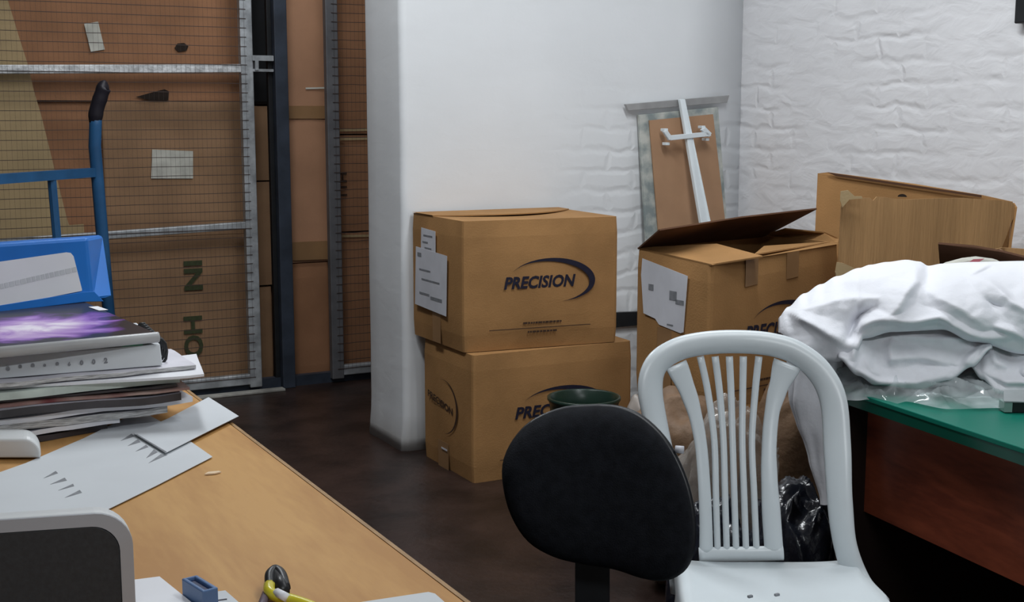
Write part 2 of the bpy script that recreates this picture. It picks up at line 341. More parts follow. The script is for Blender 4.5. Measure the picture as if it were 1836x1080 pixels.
def precision_print(parent, o, ex, ez, W_, H_, off=.008):
    """the PRECISION artwork on a long side; o = lower left corner of that side"""
    nrm = ex.cross(ez).normalized(); o = o + nrm * off
    a = MB(); text_mesh(a, 'PRECISION', o + ex * (W_ * .245) + ez * (H_ * .475), ex, ez, H_ * .125, nrm, .035, .22, width=W_ * .465)
    a.build('printed_word', M_ink, parent)
    a = MB(); swoosh(a, o, ex, ez, nrm, W_ * .55, H_ * .52, W_ * .27, H_ * .165, PI * .86, -PI * .40, W_ * .042, tilt=-.05)
    a.build('printed_arc', M_ink, parent)
    a = MB(); a.slab([o + ex * (W_ * .155) + ez * (H_ * .158), o + ex * (W_ * .81) + ez * (H_ * .158), o + ex * (W_ * .81) + ez * (H_ * .164), o + ex * (W_ * .155) + ez * (H_ * .164)], nrm * .0006)
    # two runs of illegible small print
    for (x0, x1, y) in ((.37, .62, .195), (.40, .57, .125)):
        x = x0
        while x < x1:
            l = random.uniform(.008, .03); a.slab([o + ex * (W_ * x) + ez * (H_ * y), o + ex * (W_ * (x + l)) + ez * (H_ * y), o + ex * (W_ * (x + l)) + ez * (H_ * (y + .014)), o + ex * (W_ * x) + ez * (H_ * (y + .014))], nrm * .0006); x += l + .004
    a.build('printed_small_print', M_ink_br, parent)
def side_label(parent, name, o, ey, ez, nrm, quad, marks=(), m=None, th=.0008):
    a = MB(); a.slab([o + ey * u + ez * v + nrm * .002 for u, v in quad], nrm * th); lab = a.build(name, m or M_label, parent)
    if marks:
        a = MB()
        for (u0, v0, u1, v1) in marks:
            a.slab([o + ey * u0 + ez * v0 + nrm * .0032, o + ey * u1 + ez * v0 + nrm * .0032, o + ey * u1 + ez * v1 + nrm * .0032, o + ey * u0 + ez * v1 + nrm * .0032], nrm * .0004)
        a.build('writing', M_ink_gray, lab)
    return lab
EXr, EYr = Vector((1, 0, 0)), Vector((0, 1, 0))
# --- lower carton of the left stack
t = thing('carton', 'closed PRECISION carton on the floor, lower of the left stack', 'box', (2.27, 4.2, 0), 'printed brown cartons')
mb = MB(); fpL = [(1.952, 3.965), (2.612, 3.955), (2.63, 4.40), (1.955, 4.395)]; closed(mb, fpL, 0, .462, bulge=.006, seed=1); mb.build('body', M_card, t)
precision_print(t, Vector((1.952, 3.965, 0)), Vector((1, -.015, 0)).normalized(), UP, .66, .462)
a = MB(); o = Vector((1.945, 4.395, 0)); swoosh(a, o, -EYr, UP, -EXr, .20, .235, .115, .10, PI * .55, -PI * .5, .012, tilt=.1)
text_mesh(a, 'PRECISION', o - EYr * .06 + UP * .25, Vector((0, -1, -.15)).normalized(), UP, .035, -EXr, .03, width=.22); a.build('printed_arc', M_ink_br, t)
a = MB(); a.slab([Vector((1.948, y, z)) for y, z in ((4.25, 0), (4.16, 0), (4.16, .1), (4.25, .1))], -EXr * .0008); a.build('tape', M_tape, t)
a = MB(); a.box((1.944, 4.19, .075), (.001, .05, .006)); a.build('staple', M_label, t)
# --- upper carton of the left stack
t = thing('carton', 'closed PRECISION carton with white shipping papers on its end, upper of the left stack', 'box', (2.24, 4.24, .4645), 'printed brown cartons')
mb = MB(); fpU = [(1.944, 4.02), (2.545, 3.955), (2.57, 4.44), (1.945, 4.47)]; z0, z1 = .4645, .930
closed(mb, fpU, z0, z1, bulge=.008, seed=2); mb.build('body', M_card, t)
dU = (Vector((2.545, 3.955, 0)) - Vector((1.944, 4.02, 0))).normalized()
precision_print(t, Vector((1.944, 4.02, z0)), dU, UP, .604, .466, off=.0095)
# rear top flap with its bowed free edge
N_, V_ = 16, []
for i in range(N_ + 1):
    s = i / N_; A = lerp(Vector((1.946, 4.28, z1)), Vector((2.555, 4.33, z1)), s); B = lerp(Vector((1.946, 4.468, z1)), Vector((2.569, 4.438, z1)), s)
    A = A + Vector((0, -.165 * math.sin(PI * s) ** .9, .004 + .006 * math.sin(PI * s)))
    V_ += [A, B + UP * .003, A - UP * .004, B - UP * .002]
a = MB(); a.add(V_, [f for i in range(N_) for f in ((4 * i, 4 * i + 4, 4 * i + 5, 4 * i + 1), (4 * i + 2, 4 * i + 3, 4 * i + 7, 4 * i + 6), (4 * i, 4 * i + 2, 4 * i + 6, 4 * i + 4))]); a.build('rear_flap', M_card, t)
o = Vector((1.943, 4.47, z0)); ey = (Vector((1.944, 4.02, 0)) - Vector((1.945, 4.47, 0))).normalized()
side_label(t, 'shipping_paper', o + Vector((-.009, 0, 0)), ey, UP, -EXr, [(.055, .125), (.335, .115), (.345, .335), (.07, .345)], [(.10, .26, .20, .266), (.12, .225, .28, .231), (.10, .17, .19, .178), (.20, .16, .30, .172), (.085, .31, .12, .325)])
side_label(t, 'shipping_tag', o + Vector((-.0085, 0, 0)), ey, UP, -EXr, [(.115, .335), (.245, .325), (.245, .415), (.12, .42)], [(.14, .39, .22, .396), (.13, .365, .18, .371), (.15, .345, .21, .35)])
a = MB(); a.slab([o + ey * y + UP * z - EXr * .004 for y, z in ((.20, 0.005), (.27, 0.005), (.27, .115), (.20, .115))], -EXr * .0008); a.build('tape', M_tape, t)

# --- open carton right of the stack (box 3) on a hidden carton
N3, L3, R3 = at_d(1275, 475, 3.9), at_d(1143, 445, 4.2), at_d(1503, 437, 4.3)
B3 = L3 + (R3 - N3); B3.z = .866
fp3 = [N3, R3, B3, L3]; zb3 = .385
t = thing('carton', 'opened PRECISION carton with raised dark flap and torn white label behind the chair', 'box', ((N3 + B3) / 2).xy.to_3d() + UP * zb3, 'printed brown cartons')
mb = MB(); carton_body(mb, fp3, zb3, 0, bulge=.006, seed=5, topz=[p.z for p in fp3]); 
mb.f.append(tuple(range(40))); mb.m.append(0)
mb.build('body', [M_card], t, solid=.005)
def flap(mb, pts, th=.005):
    P = [Vector(p) for p in pts]; nrm = (P[1] - P[0]).cross(P[-1] - P[0]).normalized(); mb.slab(P, nrm * th)
a = MB(); flap(a, [L3, B3 + UP * .0, at_d(1464, 373, 4.30), at_d(1330, 388, 4.18), at_d(1182, 411, 4.02)]); a.build('raised_flap', M_card_shade, t)
a = MB(); flap(a, [N3 + UP * .002, L3 + UP * .002, at_d(1285, 437, 4.14), at_d(1368, 459, 3.98)]); a.build('side_flap', M_card, t)
a = MB(); flap(a, [R3 + UP * .002, B3 + UP * .004, at_d(1408, 409, 4.42), at_d(1478, 416, 4.38), at_d(1504, 428, 4.34)]); a.build('side_flap', M_card, t)
a = MB(); flap(a, [N3 + UP * .001, R3 + UP * .001, at_d(1500, 432, 4.36), at_d(1370, 441, 4.20), at_d(1352, 456, 4.02)]); a.build('front_flap', M_card, t)
ex3 = (R3 - N3); W3 = ex3.length; ex3.normalize(); nr3 = ex3.cross(UP).normalized()
precision_print(t, Vector((N3.x, N3.y, zb3)) - UP * .03, Vector((ex3.x, ex3.y, 0.0)).normalized(), UP, W3, .50, off=.0105)
for u in (.24, .56):
    a = MB(); p = N3.lerp(R3, u) + nr3 * .008; a.slab([p - UP * .002, p + ex3 * .06 - UP * .001, p + ex3 * .06 - UP * .085, p - UP * .087], nr3 * .0008); a.build('tape', M_tape, t)
el = (N3 - L3); el.z = 0; Wl = el.length; el.normalize(); nl = el.cross(UP).normalized()
lo = Vector((L3.x, L3.y, 0)) + nl * .009
zz = lambda px, py: at_d(px, py, 4.1).z
side_label(t, 'torn_label', lo, el, UP, nl, [(.05, .655), (.11, .645), (.13, .628), (.235, .615), (.25, .62), (.265, .80), (.04, .835), (.035, .78)], [(.075, .735, .10, .755), (.18, .715, .215, .745), (.21, .705, .25, .720), (.17, .632, .20, .637)])
a = MB(); a.slab([lo + el * .12 + UP * .40, lo + el * .19 + UP * .40, lo + el * .19 + UP * .62, lo + el * .12 + UP * .62], nl * .0008); a.build('tape', M_tape, t)
t = thing('carton', 'brown carton under the opened carton, mostly hidden behind the plastic chair', 'box', ((N3 + B3) / 2).xy.to_3d())
mb = MB(); closed(mb, fp3, 0, zb3 - .002, bulge=.004, seed=8); mb.build('body', M_card, t)

# --- collapsed open carton against the right wall
def panel(mb, pts, th):
    mb.slab([Vector(p) for p in pts], th)
A0, A1 = at_d(1466, 311, 4.50), at_d(1815, 362, 4.10)
F0, F1 = at_d(1512, 352, 4.02), at_d(1822, 368, 4.06)
t = thing('carton', 'large half-collapsed open carton with ragged top edges leaning by the right brick wall', 'box', ((A0 + F1) / 2).xy.to_3d())
a = MB(); tp = [at_d(px, py, lerp(4.50, 4.10, (px - 1466) / 349)) for px, py in ((1466, 311), (1484, 309), (1560, 319), (1640, 330), (1760, 350), (1815, 362))]
e = (A1 - A0); e.z = 0; e.normalize(); nb = e.cross(UP)
low0, low1 = at_d(1456, 430, 4.48), at_d(1790, 445, 4.10)
a.slab(tp + [Vector((low1.x, low1.y, 0)), Vector((low0.x, low0.y, 0))], -nb * .006); a.build('rear_panel', M_card, t)
a = MB(); a.slab([at_d(px, py, lerp(4.49, 4.09, (px - 1466) / 349)) for px, py in ((1484, 309), (1760, 350), (1760, 354), (1500, 316))], nb * .004); a.build('torn_edge', M_card_shade, t)
a = MB(); tp = []
wav = [(1508, 372), (1512, 352), (1518, 349), (1530, 355), (1560, 355), (1566, 360), (1572, 353), (1590, 354), (1608, 357), (1625, 358), (1680, 356), (1728, 355), (1765, 358), (1800, 360), (1815, 363), (1824, 372), (1822, 382), (1812, 402), (1806, 420), (1798, 440), (1792, 455)]
for px, py in wav: tp.append(at_d(px, py, lerp(4.02, 4.08, (px - 1512) / 310)))
fl0, fl1 = at_d(1500, 482, 3.98), at_d(1760, 500, 4.05)
nf = (F1 - F0).normalized().cross(UP)
a.slab(tp + [Vector((fl1.x, fl1.y, 0)), Vector((fl0.x, fl0.y, 0))], -nf * .006); a.build('front_panel', M_card_worn, t)
a = MB()   # side crease that joins the two panels at the right
q0, q1 = at_d(1816, 364, 4.09), at_d(1821, 372, 4.075); a.slab([q0, q1, Vector((fl1.x, fl1.y, 0)) + nb * -.0, Vector((low1.x, low1.y, 0))], e * .005); a.build('side_panel', M_card, t)
a = MB(); a.slab([at_d(px, py, 3.995) for px, py in ((1507, 343), (1520, 341), (1532, 352), (1545, 352), (1546, 356), (1522, 358), (1510, 372), (1506, 360))], -HF * .004); a.build('torn_edge', M_card_lt, t)
a = MB(); a.slab([at_d(px, py, 3.985) for px, py in ((1500, 470), (1512, 472), (1530, 480), (1528, 500), (1500, 505), (1497, 488))], -HF * .01); a.build('torn_edge', M_card_lt, t)
# hand hole in rear panel
a = MB(); c = at_d(1620, 353, 4.30); a.add([c] + [c + e * (.016 * math.cos(i * PI / 8)) + UP * (.010 * math.sin(i * PI / 8)) - HF * .0 for i in range(9)], [(0, i, i + 1) for i in range(1, 9)])
for i in range(len(a.v)): a.v[i] = tuple(Vector(a.v[i]) + nb * .012)
a.build('hand_hole', M_seam, t)

# --- open carton behind the white clothes
t = thing('carton', 'open carton with dark downturned flap, just behind the white clothes pile at the right', 'box', at_d(1800, 500, 3.6).xy.to_3d())
c0, c1 = at_d(1700, 478, 3.60), at_d(1930, 505, 3.36)
ec = (c1 - c0); ec.z = 0; Lc = ec.length; ec.normalize(); nc = Vector((-ec.y, ec.x, 0)); c0.z = c1.z = .90
mb = MB(); carton_body(mb, [c0, c0 + ec * Lc, c0 + ec * Lc + nc * .38, c0 + nc * .38], 0, .90, seed=11); mb.build('body', M_card_worn, t, solid=.005)
a = MB(); flap(a, [at_d(1682, 438, 3.34), at_d(1745, 443, 3.26), at_d(1795, 452, 3.20), at_d(1900, 478, 3.05), at_d(1890, 500, 3.45), at_d(1790, 490, 3.56), at_d(1686, 488, 3.64)]); a.build('raised_flap', M_card_shade, t)
a = MB(); flap(a, [at_d(1792, 446, 3.58), at_d(1836, 466, 3.5), at_d(1900, 486, 3.4), at_d(1900, 494, 3.36), at_d(1800, 456, 3.5)]); a.build('side_flap', M_card_br, t)

# ================================================================== FRAMED BOARD AND T-SHAPED STAND LEANING ON THE BACK WALL
yb = YB - .03
t = thing('framed_board', 'brown backing board with mottled marbled border leaning upright on the white wall', 'board', (3.2, 4.4, 0))
def lean(px, py, off=0.0, ytop=4.455, ybot=4.36):
    z = at_y(px, py, ytop).z; k = max(0, min(1, z / 1.30)); y = lerp(ybot, ytop, k) - off; p = at_y(px, py, y); return p
def down(p, q, off=0.0, ybot=4.36):   # continue the edge p->q to the floor
    d = q - p; s = (0 - p.z) / d.z; r = p + d * s; r.y = ybot - off; return r
TL, TR, ML, MR = lean(1146, 206), lean(1288, 192), lean(1158, 400), lean(1303, 390)
a = MB(); a.slab([TL, TR, down(TR, MR), down(TL, ML)], EYr * .018)
M_marb = mat('marbled_border', (.52, .53, .49, 1), .5, .1, 14, .0, 10, col2=(.22, .26, .26, 1), contrast=(.36, .6)); a.build('border', M_marb, t, bevel=.003)
TL, TR, ML, MR = lean(1163, 216, .004), lean(1277, 205, .004), lean(1178, 400, .004), lean(1298, 390, .004)
a = MB(); a.slab([TL, TR, down(TR, MR, .004), down(TL, ML, .004)], -EYr * .006); a.build('backing_board', mat('hardboard', (.40, .235, .135, 1), .75, .05, 6), t)
t = thing('stand_bracket', 'white metal T-shaped stand with small hooked crossbar leaning against the framed board', 'stand', (3.13, 4.2, 0))
def lp(px, py, y): return at_y(px, py, y)
p0, p1 = lp(1219, 178, 4.445), lp(1261, 400, 4.30); d = p1 - p0; pf = p0 + d * ((0 - p0.z) / d.z); pf.y = 4.08; 
ex_ = EXr
a = MB(); a.slab([p0 - ex_ * .012, p0 + ex_ * .014, p1 + ex_ * .026, pf + ex_ * .026, pf - ex_ * .024, p1 - ex_ * .024], -EYr * .02); a.build('upright', M_white, t, bevel=.003)
a = MB(); l0, l1, r0, r1 = lp(1118, 187, 4.462), lp(1123, 199, 4.462), lp(1304, 171, 4.462), lp(1300, 184, 4.462)
a.slab([l0, r0, r1, l1], -EYr * .016); a.build('top_bar', mat('white_bar_shaded', (.36, .36, .36, 1), .5, .1, 8, metal=.3), t, bevel=.002)  # grey puts the underside shading of the white bar into its colour
a = MB()
for pts in ([(1197, 243), (1270, 236), (1272, 244), (1199, 252)], [(1186, 236), (1194, 234), (1203, 247), (1197, 252)], [(1254, 233), (1262, 228), (1273, 239), (1268, 246)]):
    a.slab([lp(x, y, 4.385) for x, y in pts], -EYr * .014)
for x, y in ((1194, 258), (1265, 250), (1258, 228), (1191, 233)):
    a.box(lp(x, y, 4.40), (.018, .03, .012))
a.build('hooked_crossbar', M_white, t, bevel=.002)

# black panel on the wall between the cartons, cloth scrap beneath
mb = MB(); mb.slab([at_y(1100, 561, 4.46), at_y(1150, 559, 4.46), at_y(1150, 583, 4.46), at_y(1100, 588, 4.46)], EYr * .02); 
single(mb.build('wall_box', M_black, bevel=.002), 'flat black box fixed on the white wall in the gap between two carton stacks', 'wall box')
# dark meter on right wall
t = thing('wall_meter', 'dark electrical box at the top right corner of the brick wall', 'electrical box', at_x(1850, 30, 3.49))
c = at_x(1822, 44, 3.50); a = MB(); a.box((c.x - .02, c.y - .095, c.z + .10), (.04, .14, .20)); a.build('case', M_black, t, bevel=.004)
a = MB(); a.box((c.x - .042, c.y - .085, c.z + .145), (.006, .09, .10)); a.build('cover', mat('meter_grey', (.2, .2, .19, 1), .4), t)

# ================================================================== MESH PARTITION AND STORE BEHIND
YC = 5.842
def gate(label, x0, x1, stiles, rails, loc, group=None, wz=(.07, 2.3)):
    t = thing('mesh_gate', label, 'gate', loc, group)
    for x, w_, m in stiles:
        a = MB(); a.box((x, YC, 1.17), (w_, .04, 2.30)); a.build('stile', m, t, bevel=.004)
    for z0_, z1_, h in rails:
        a = MB(); a.hexa([Vector((x0, YC - .018, z0_ - h / 2)), Vector((x1, YC - .018, z1_ - h / 2)), Vector((x1, YC + .018, z1_ - h / 2)), Vector((x0, YC + .018, z0_ - h / 2)), Vector((x0, YC - .018, z0_ + h / 2)), Vector((x1, YC - .018, z1_ + h / 2)), Vector((x1, YC + .018, z1_ + h / 2)), Vector((x0, YC + .018, z0_ + h / 2))]); a.build('rail', M_rail if z0_ > 1.2 else M_steel, t, bevel=.004)
    a = MB(); z = wz[0]
    while z < wz[1]:
        n_ = 14; pts = [Vector((lerp(x0, x1, i / n_), YC - .021, z + .0025 * noise.noise(Vector((i * .5, z * 9, x0))))) for i in range(n_ + 1)]
        a.tube(pts, .0019, 4, cap=False); z += .0415
    x = x0 + .01
    while x < x1:
        a.tube([(x, YC - .024, wz[0]), (x, YC - .024, wz[1])], .00045, 4, cap=False); x += .0208
    a.build('wire_mesh', M_wire, t)
    return t
t = gate('large galvanised gate covered in dark wire mesh at the left, with white upper rail', .25, 1.725, [(1.726, .058, M_steel), (.27, .05, M_steel)], [(1.478, 1.508, .038), (.745, .79, .034), (.06, .06, .05)], (1.0, YC, 0), 'mesh gates')
a = MB(); a.box((1.80, YC - .01, 1.555), (.10, .03, .024)); a.box((1.80, YC - .01, 1.500), (.10, .02, .012)); a.box((1.77, YC - .012, 1.53), (.016, .03, .06)); a.build('latch', M_steel, t)
gate('narrow wire mesh gate beside the white wall end, right of the dark steel post', 2.135, 2.60, [(2.137, .060, mat('dull_grey_steel', (.15, .15, .16, 1), .5, .1, 10, metal=.3))], [(.06, .06, .05)], (2.35, YC, 0), 'mesh gates')
t = thing('steel_post', 'dark slate blue steel post between the two mesh gates', 'post', (1.885, YC, 0))
a = MB(); a.box((1.887, YC, 1.5), (.062, .05, 3.0)); a.build('column', M_post, t, bevel=.004)
a = MB(); a.box((1.845, YC + .03, 1.5), (.022, .03, 3.0)); a.build('channel', M_black, t, bevel=.002)
# stacked store cartons
def store_carton(px0, px1, py0, py1, y, m, label, depth=.45, group='cartons stored behind the wire mesh', z0=None, z1=None, seed=0):
    a0, a1 = at_y(px0, (py0 + py1) / 2, y), at_y(px1, (py0 + py1) / 2, y)
    zt = at_y((px0 + px1) / 2, py0, y).z if z1 is None else z1; zb = at_y((px0 + px1) / 2, py1, y).z if z0 is None else z0
    t = thing('storage_carton', label, 'box', ((a0.x + a1.x) / 2, y + depth / 2, zb), group)
    mb = MB(); closed(mb, [(a0.x, y), (a1.x, y), (a1.x, y + depth), (a0.x, y + depth)], zb + .001, zt - .001, bulge=.004, seed=seed, r=.01); mb.build('body', m, t)
    return t, (a0.x, a1.x, zb, zt)
YS = 5.95
zL = at_y(300, 425, YS).z; zM = at_y(300, 182, YS).z
tB, bB = store_carton(-60, 446, 420, 700, YS, M_card_br, 'wide brown carton with rotated dark green letters, lowest behind the left mesh gate', z0=0, z1=zL, seed=21)
for txt, py in (('IN', 466), ('HO', 566)):
    a = MB(); text_mesh(a, txt, at_y(330, py, YS - .010), Vector((0, 0, -1)), Vector((1, 0, 0)), .118, -EYr, .03, width=.145 if txt == 'IN' else .20); a.build('printed_letters', M_ink_gn, tB)
tC, bC = store_carton(186, 446, 182, 425, YS, M_card_br, 'brown carton with a square white label, middle of the stack behind the left mesh gate', z0=zL, z1=zM, seed=22)
side_label(tC, 'square_label', Vector((0, YS - .008, 0)), EXr, UP, -EYr, [(at_y(270, 318, YS).x, at_y(270, 320, YS).z), (at_y(345, 318, YS).x, at_y(345, 320, YS).z), (at_y(345, 270, YS).x, at_y(345, 271, YS).z), (at_y(272, 270, YS).x, at_y(270, 268, YS).z)], m=M_label_old)
tD, bD = store_carton(-60, 181, 182, 425, YS + .03, M_card_dk, 'reddish brown carton behind the tan cardboard sheet and blue hand truck', z0=zL, z1=zM, seed=23)
tE, bE = store_carton(-60, 430, -90, 182, YS, M_card_dk, 'reddish carton with a small tilted paper tag, topmost behind the left mesh gate', z0=zM + .002, seed=24)
side_label(tE, 'paper_tag', Vector((0, YS - .008, 0)), EXr, UP, -EYr, [(at_y(162, 92, YS).x, at_y(162, 93, YS).z), (at_y(187, 88, YS).x, at_y(187, 89, YS).z), (at_y(175, 38, YS).x, at_y(175, 39, YS).z), (at_y(150, 42, YS).x, at_y(150, 43, YS).z)], m=M_label_old)
def dark_patch(parent, pts, name, y=None, m=None):
    a = MB(); a.slab([at_y(px, py, (y or YS) - .009) for px, py in pts], -EYr * .0008); return a.build(name, m or M_seam, parent)
dark_patch(tE, [(313, 86), (318, 78), (330, 77), (338, 83), (334, 91), (320, 93)], 'opening_shade')
dark_patch(tE, [(243, 174), (268, 167), (295, 160), (303, 164), (302, 180), (270, 180)], 'opening_shade')  # dark patch paints the shade in the gap between two cartons
# narrow gap stack
tF, _ = store_carton(452, 490, 190, 324, 6.05, M_card_br, 'narrow brown carton in the gap beside the dark post, topmost of three', seed=31)
store_carton(452, 490, 326, 512, 6.05, M_card_br, 'narrow brown carton in the gap beside the dark post, middle of three', seed=32)
store_carton(452, 490, 515, 690, 6.05, M_card_br, 'narrow brown carton in the gap beside the dark post, lowest of three', z0=0, seed=33)
mb = MB(); p0, p1 = at_y(446, 100, 6.08), at_y(488, 100, 6.08); zt0 = at_y(470, 190, 6.05).z
mb.box(((p0.x + p1.x) / 2, 6.25, zt0 + .36), (p1.x - p0.x, .34, .715)); single(mb.build('dark_void_block', M_black, bevel=.02), 'added black block for the dark void above the narrow cartons beside the post', 'void block')  # added block, its black stands in for the darkness of the empty gap
tG, _ = store_carton(508, 592, 472, 690, YS, M_card_dk, 'tall orange brown carton right of the dark post, standing on the floor', z0=0, seed=41)
tG, _ = store_carton(508, 592, -90, 470, YS, M_card_pk, 'tall light brown taped carton right of the dark post, upper of two', z0=at_y(550, 471, YS).z, seed=42)
for pts in ([(512, 190), (588, 190), (588, 213), (512, 213)], [(512, 435), (588, 432), (588, 465), (512, 468)]): dark_patch(tG, pts, 'tape', m=M_tape)
dark_patch(tG, [(548, 157), (588, 156), (588, 159), (548, 160)], 'tape_edge', m=M_label_old)
for (a0, a1, lab, sd) in ((-90, 240, 'brick red carton behind the narrow mesh gate, topmost of three', 51), (242, 414, 'brick red carton with faint dark printing behind the narrow mesh gate, middle of three', 52), (416, 690, 'brick red carton behind the narrow mesh gate, lowest of three', 53)):
    tt, bb = store_carton(595, 720, a0, a1, YS, M_card_dk, lab, z0=0 if sd == 53 else at_y(655, a1, YS).z, seed=sd)
    dark_patch(tt, [(600, a0 + 6), (700, a0 + 4), (700, a0 + 8), (600, a0 + 10)] if a0 > 0 else [(600, 232), (700, 230), (700, 234), (600, 236)], 'tape_edge', m=M_card_lt)
    if sd == 52:
        a = MB(); text_mesh(a, 'H11', at_y(607, 308, YS - .009), Vector((0, 0, -1)), EXr, .06, -EYr, .02, width=.12); a.build('printed_letters', M_ink_br, tt)
# tan cardboard sheet
mb = MB(); P = [at_y(px, py, 5.90) for px, py in ((-60, -90), (8, -90), (14, 0), (34, 66), (52, 122), (60, 160), (74, 207), (96, 296), (120, 392), (124, 404), (150, 402), (152, 432), (-60, 440))]
mb.slab(P, EYr * .008)
o = mb.build('cardboard_sheet', M_card_lt); single(o, 'pale tan cardboard sheet with slanted edge, standing behind the left mesh gate', 'cardboard')
# dark skirting rail under the cartons
mb = MB(); mb.box((1.3, 5.875, .025), (2.5, .04, .05)); single(mb.build('bottom_rail', M_post), 'dark metal rail along the floor under the mesh gates', 'rail')

# ================================================================== BLUE HAND TRUCK
tr = thing('hand_truck', 'blue hand truck with black grip standing before the wire mesh at the left', 'trolley', (at_d(60, 400, 4.6).x, at_d(60, 400, 4.6).y, 0))
DR, DL = 4.9, 4.25
def hpole(px_off, D_, grip=True):
    top, a1, a2 = at_d(172 + px_off, 200, D_), at_d(170 + px_off, 262, D_), at_d(184 + px_off, 430, D_)
    d = (a2 - a1); ft = a1 + d * ((.12 - a1.z) / d.z)
    g0 = at_d(190 + px_off, 152, D_); g1 = at_d(178 + px_off, 175, D_)
    a = MB(); a.tube([ft, a2, a1, lerp(a1, top, .6), top], .0235 * D_ / 4.9, 10); a.build('pole', M_blue, tr, smooth=True)
    a = MB(); pts = catmull([at_d(170 + px_off, 222, D_), at_d(173 + px_off, 198, D_), at_d(181 + px_off, 172, D_), at_d(187 + px_off, 156, D_), at_d(193 + px_off, 153, D_)], 4)
    a.tube(pts, [.021, .024, .027, .028, .027, .027, .027, .028, .027, .026, .027, .028, .027, .025, .023, .020, .014][:len(pts)], 10); a.build('grip', M_grip, tr, smooth=True)
    return a1, a2, ft
pr1 = hpole(0, DR)
dirx = (at_d(-60, 322, DL) - at_d(165, 306, DR)); dirx.z = 0
shift = dirx
# second pole: same shape, translated along the crossbar
for o in [c for c in tr.children]:
    c2 = o.copy(); COL.objects.link(c2); c2.parent = tr; c2.location = o.location + shift
c0_ = at_d(170, 309, DR); c1_ = c0_ + shift
a = MB(); a.tube([c0_, c1_], .024, 4); a.build('crossbar', M_blue, tr)
low = lerp(pr1[1], pr1[2], .55); a = MB(); a.tube([low, low + shift], .02, 4); a.build('crossbar', M_blue, tr)
m0 = c0_ + shift * .38; a = MB(); ml = low + shift * .40; a.tube([m0, ml], .016, 8); a.build('strut', M_blue, tr)
ft = pr1[2]; a = MB(); e_ = shift.normalized(); n_ = e_.cross(UP); 
a.slab([Vector((ft.x, ft.y, .012)) - e_ * .03, Vector((ft.x, ft.y, .012)) + shift + e_ * .03, Vector((ft.x, ft.y, .012)) + shift + e_ * .03 - n_ * .22, Vector((ft.x, ft.y, .012)) - e_ * .03 - n_ * .22], UP * .006)
a.box(lerp(Vector((ft.x, ft.y, .07)), Vector((ft.x, ft.y, .07)) + shift, .5), (shift.length, .01, .11), rot=math.atan2(shift.y, shift.x)); a.build('toe_plate', M_blue, tr)
for s in (-.07, shift.length + .07):
    a = MB(); c = Vector((ft.x, ft.y, .10)) + e_ * s + n_ * .05; a.tube([c - e_ * .025, c + e_ * .025], .10, 24); a.build('wheel', M_grip, tr)

# ================================================================== LEFT DESK
DT = .75
tk = thing('wooden_desk', 'honey coloured wooden desk in the left foreground covered with papers', 'desk', (.06, 1.7, 0))
a = MB(); a.box((.055, 1.70, DT - .0145), (1.106, 2.11, .029)); a.build('desktop', M_oak, tk, bevel=.002)
a = MB(); a.box((.6125, 1.70, DT - .0165), (.006, 2.112, .031)); a.build('edge_band', M_oakedge, tk)
for y in (.72, 2.70):
    a = MB(); a.box((.04, y, (DT - .03) / 2), (1.0, .028, DT - .03)); a.build('leg_panel', M_oak, tk, bevel=.002)
a = MB(); a.box((-.35, 1.7, .5), (.02, 1.94, .44)); a.build('back_panel', M_oak, tk)

# --- papers and magazines stack
def slab_item(name, label, cat, pR, pL, z0, z1, depth, m, length=.5, group='papers and magazines in the tall stack', page=None, skew=0, sag=0.0, wave=0.0, seed=0, solidname=None):
    """a flat bound item: pR / pL pixels of the right and left ends of its front top edge"""
    R_ = at_z(pR[0], pR[1], z1); L_ = at_z(pL[0], pL[1], z1); e_ = (L_ - R_); e_.z = 0; e_.normalize(); b_ = Vector((e_.y, -e_.x, 0))
    if b_.dot(HF) < 0: b_ = -b_
    nu, nv = 14, 6
    def top(u, v, z):
        p = R_ + e_ * (length * u) + b_ * (depth * v) + e_ * (skew * v); p.z = z
        p.z += wave * noise.noise(Vector((u * 5, v * 2, seed * 2.3))) + sag * (1 - u) ** 3 
        p += b_ * (.006 * noise.noise(Vector((u * 6, seed, 3.3)))) * (1 if wave else 0)
        return p
    a = MB(); W_ = nu + 1
    V = [top(i / nu, j / nv, z1) for j in range(nv + 1) for i in range(nu + 1)] + [top(i / nu, j / nv, z0) for j in range(nv + 1) for i in range(nu + 1)]
    K = (nu + 1) * (nv + 1); Fs = []; 
    for j in range(nv):
        for i in range(nu):
            q = j * W_ + i; Fs.append((q, q + 1, q + W_ + 1, q + W_)); Fs.append((K + q, K + q + W_, K + q + W_ + 1, K + q + 1))
    side = []
    for i in range(nu): side.append((i, K + i, K + i + 1, i + 1)); q = nv * W_ + i; side.append((q, q + 1, K + q + 1, K + q))
    for j in range(nv): q = j * W_; side.append((q, q + W_, K + q + W_, K + q)); q += nu; side.append((q, K + q, K + q + W_, q + W_))
    a.add(V, Fs, 0); a.add(V, side, 1); 
    o = a.build(name, [m, page or m]); 
    info = (R_, e_, b_)
    single(o, label, cat, group); return o, info
M_pages = mat('page_edges', (.60, .60, .60, 1), .8, .25, 40, .4, 90, stretch=(1, 1, 14))
M_pg_dk = mat('dark_cover', (.045, .04, .045, 1), .35, .2, 12, spec=.5)
M_pg_gr = mat('grey_cover', (.30, .30, .34, 1), .4, .2, 6, spec=.5)
M_pg_pk = mat('photo_cover', (.45, .33, .28, 1), .4, .2, 10, col2=(.16, .03, .035, 1), spec=.5)
M_pg_gn = mat('pale_green_cover', (.60, .68, .62, 1), .5, .1, 14, spec=.4)
M_pg_lv = mat('pale_lilac_pages', (.66, .65, .71, 1), .6, .06, 14)
ZS = DT
def it(*a, **k):
    return slab_item(*a, **k)
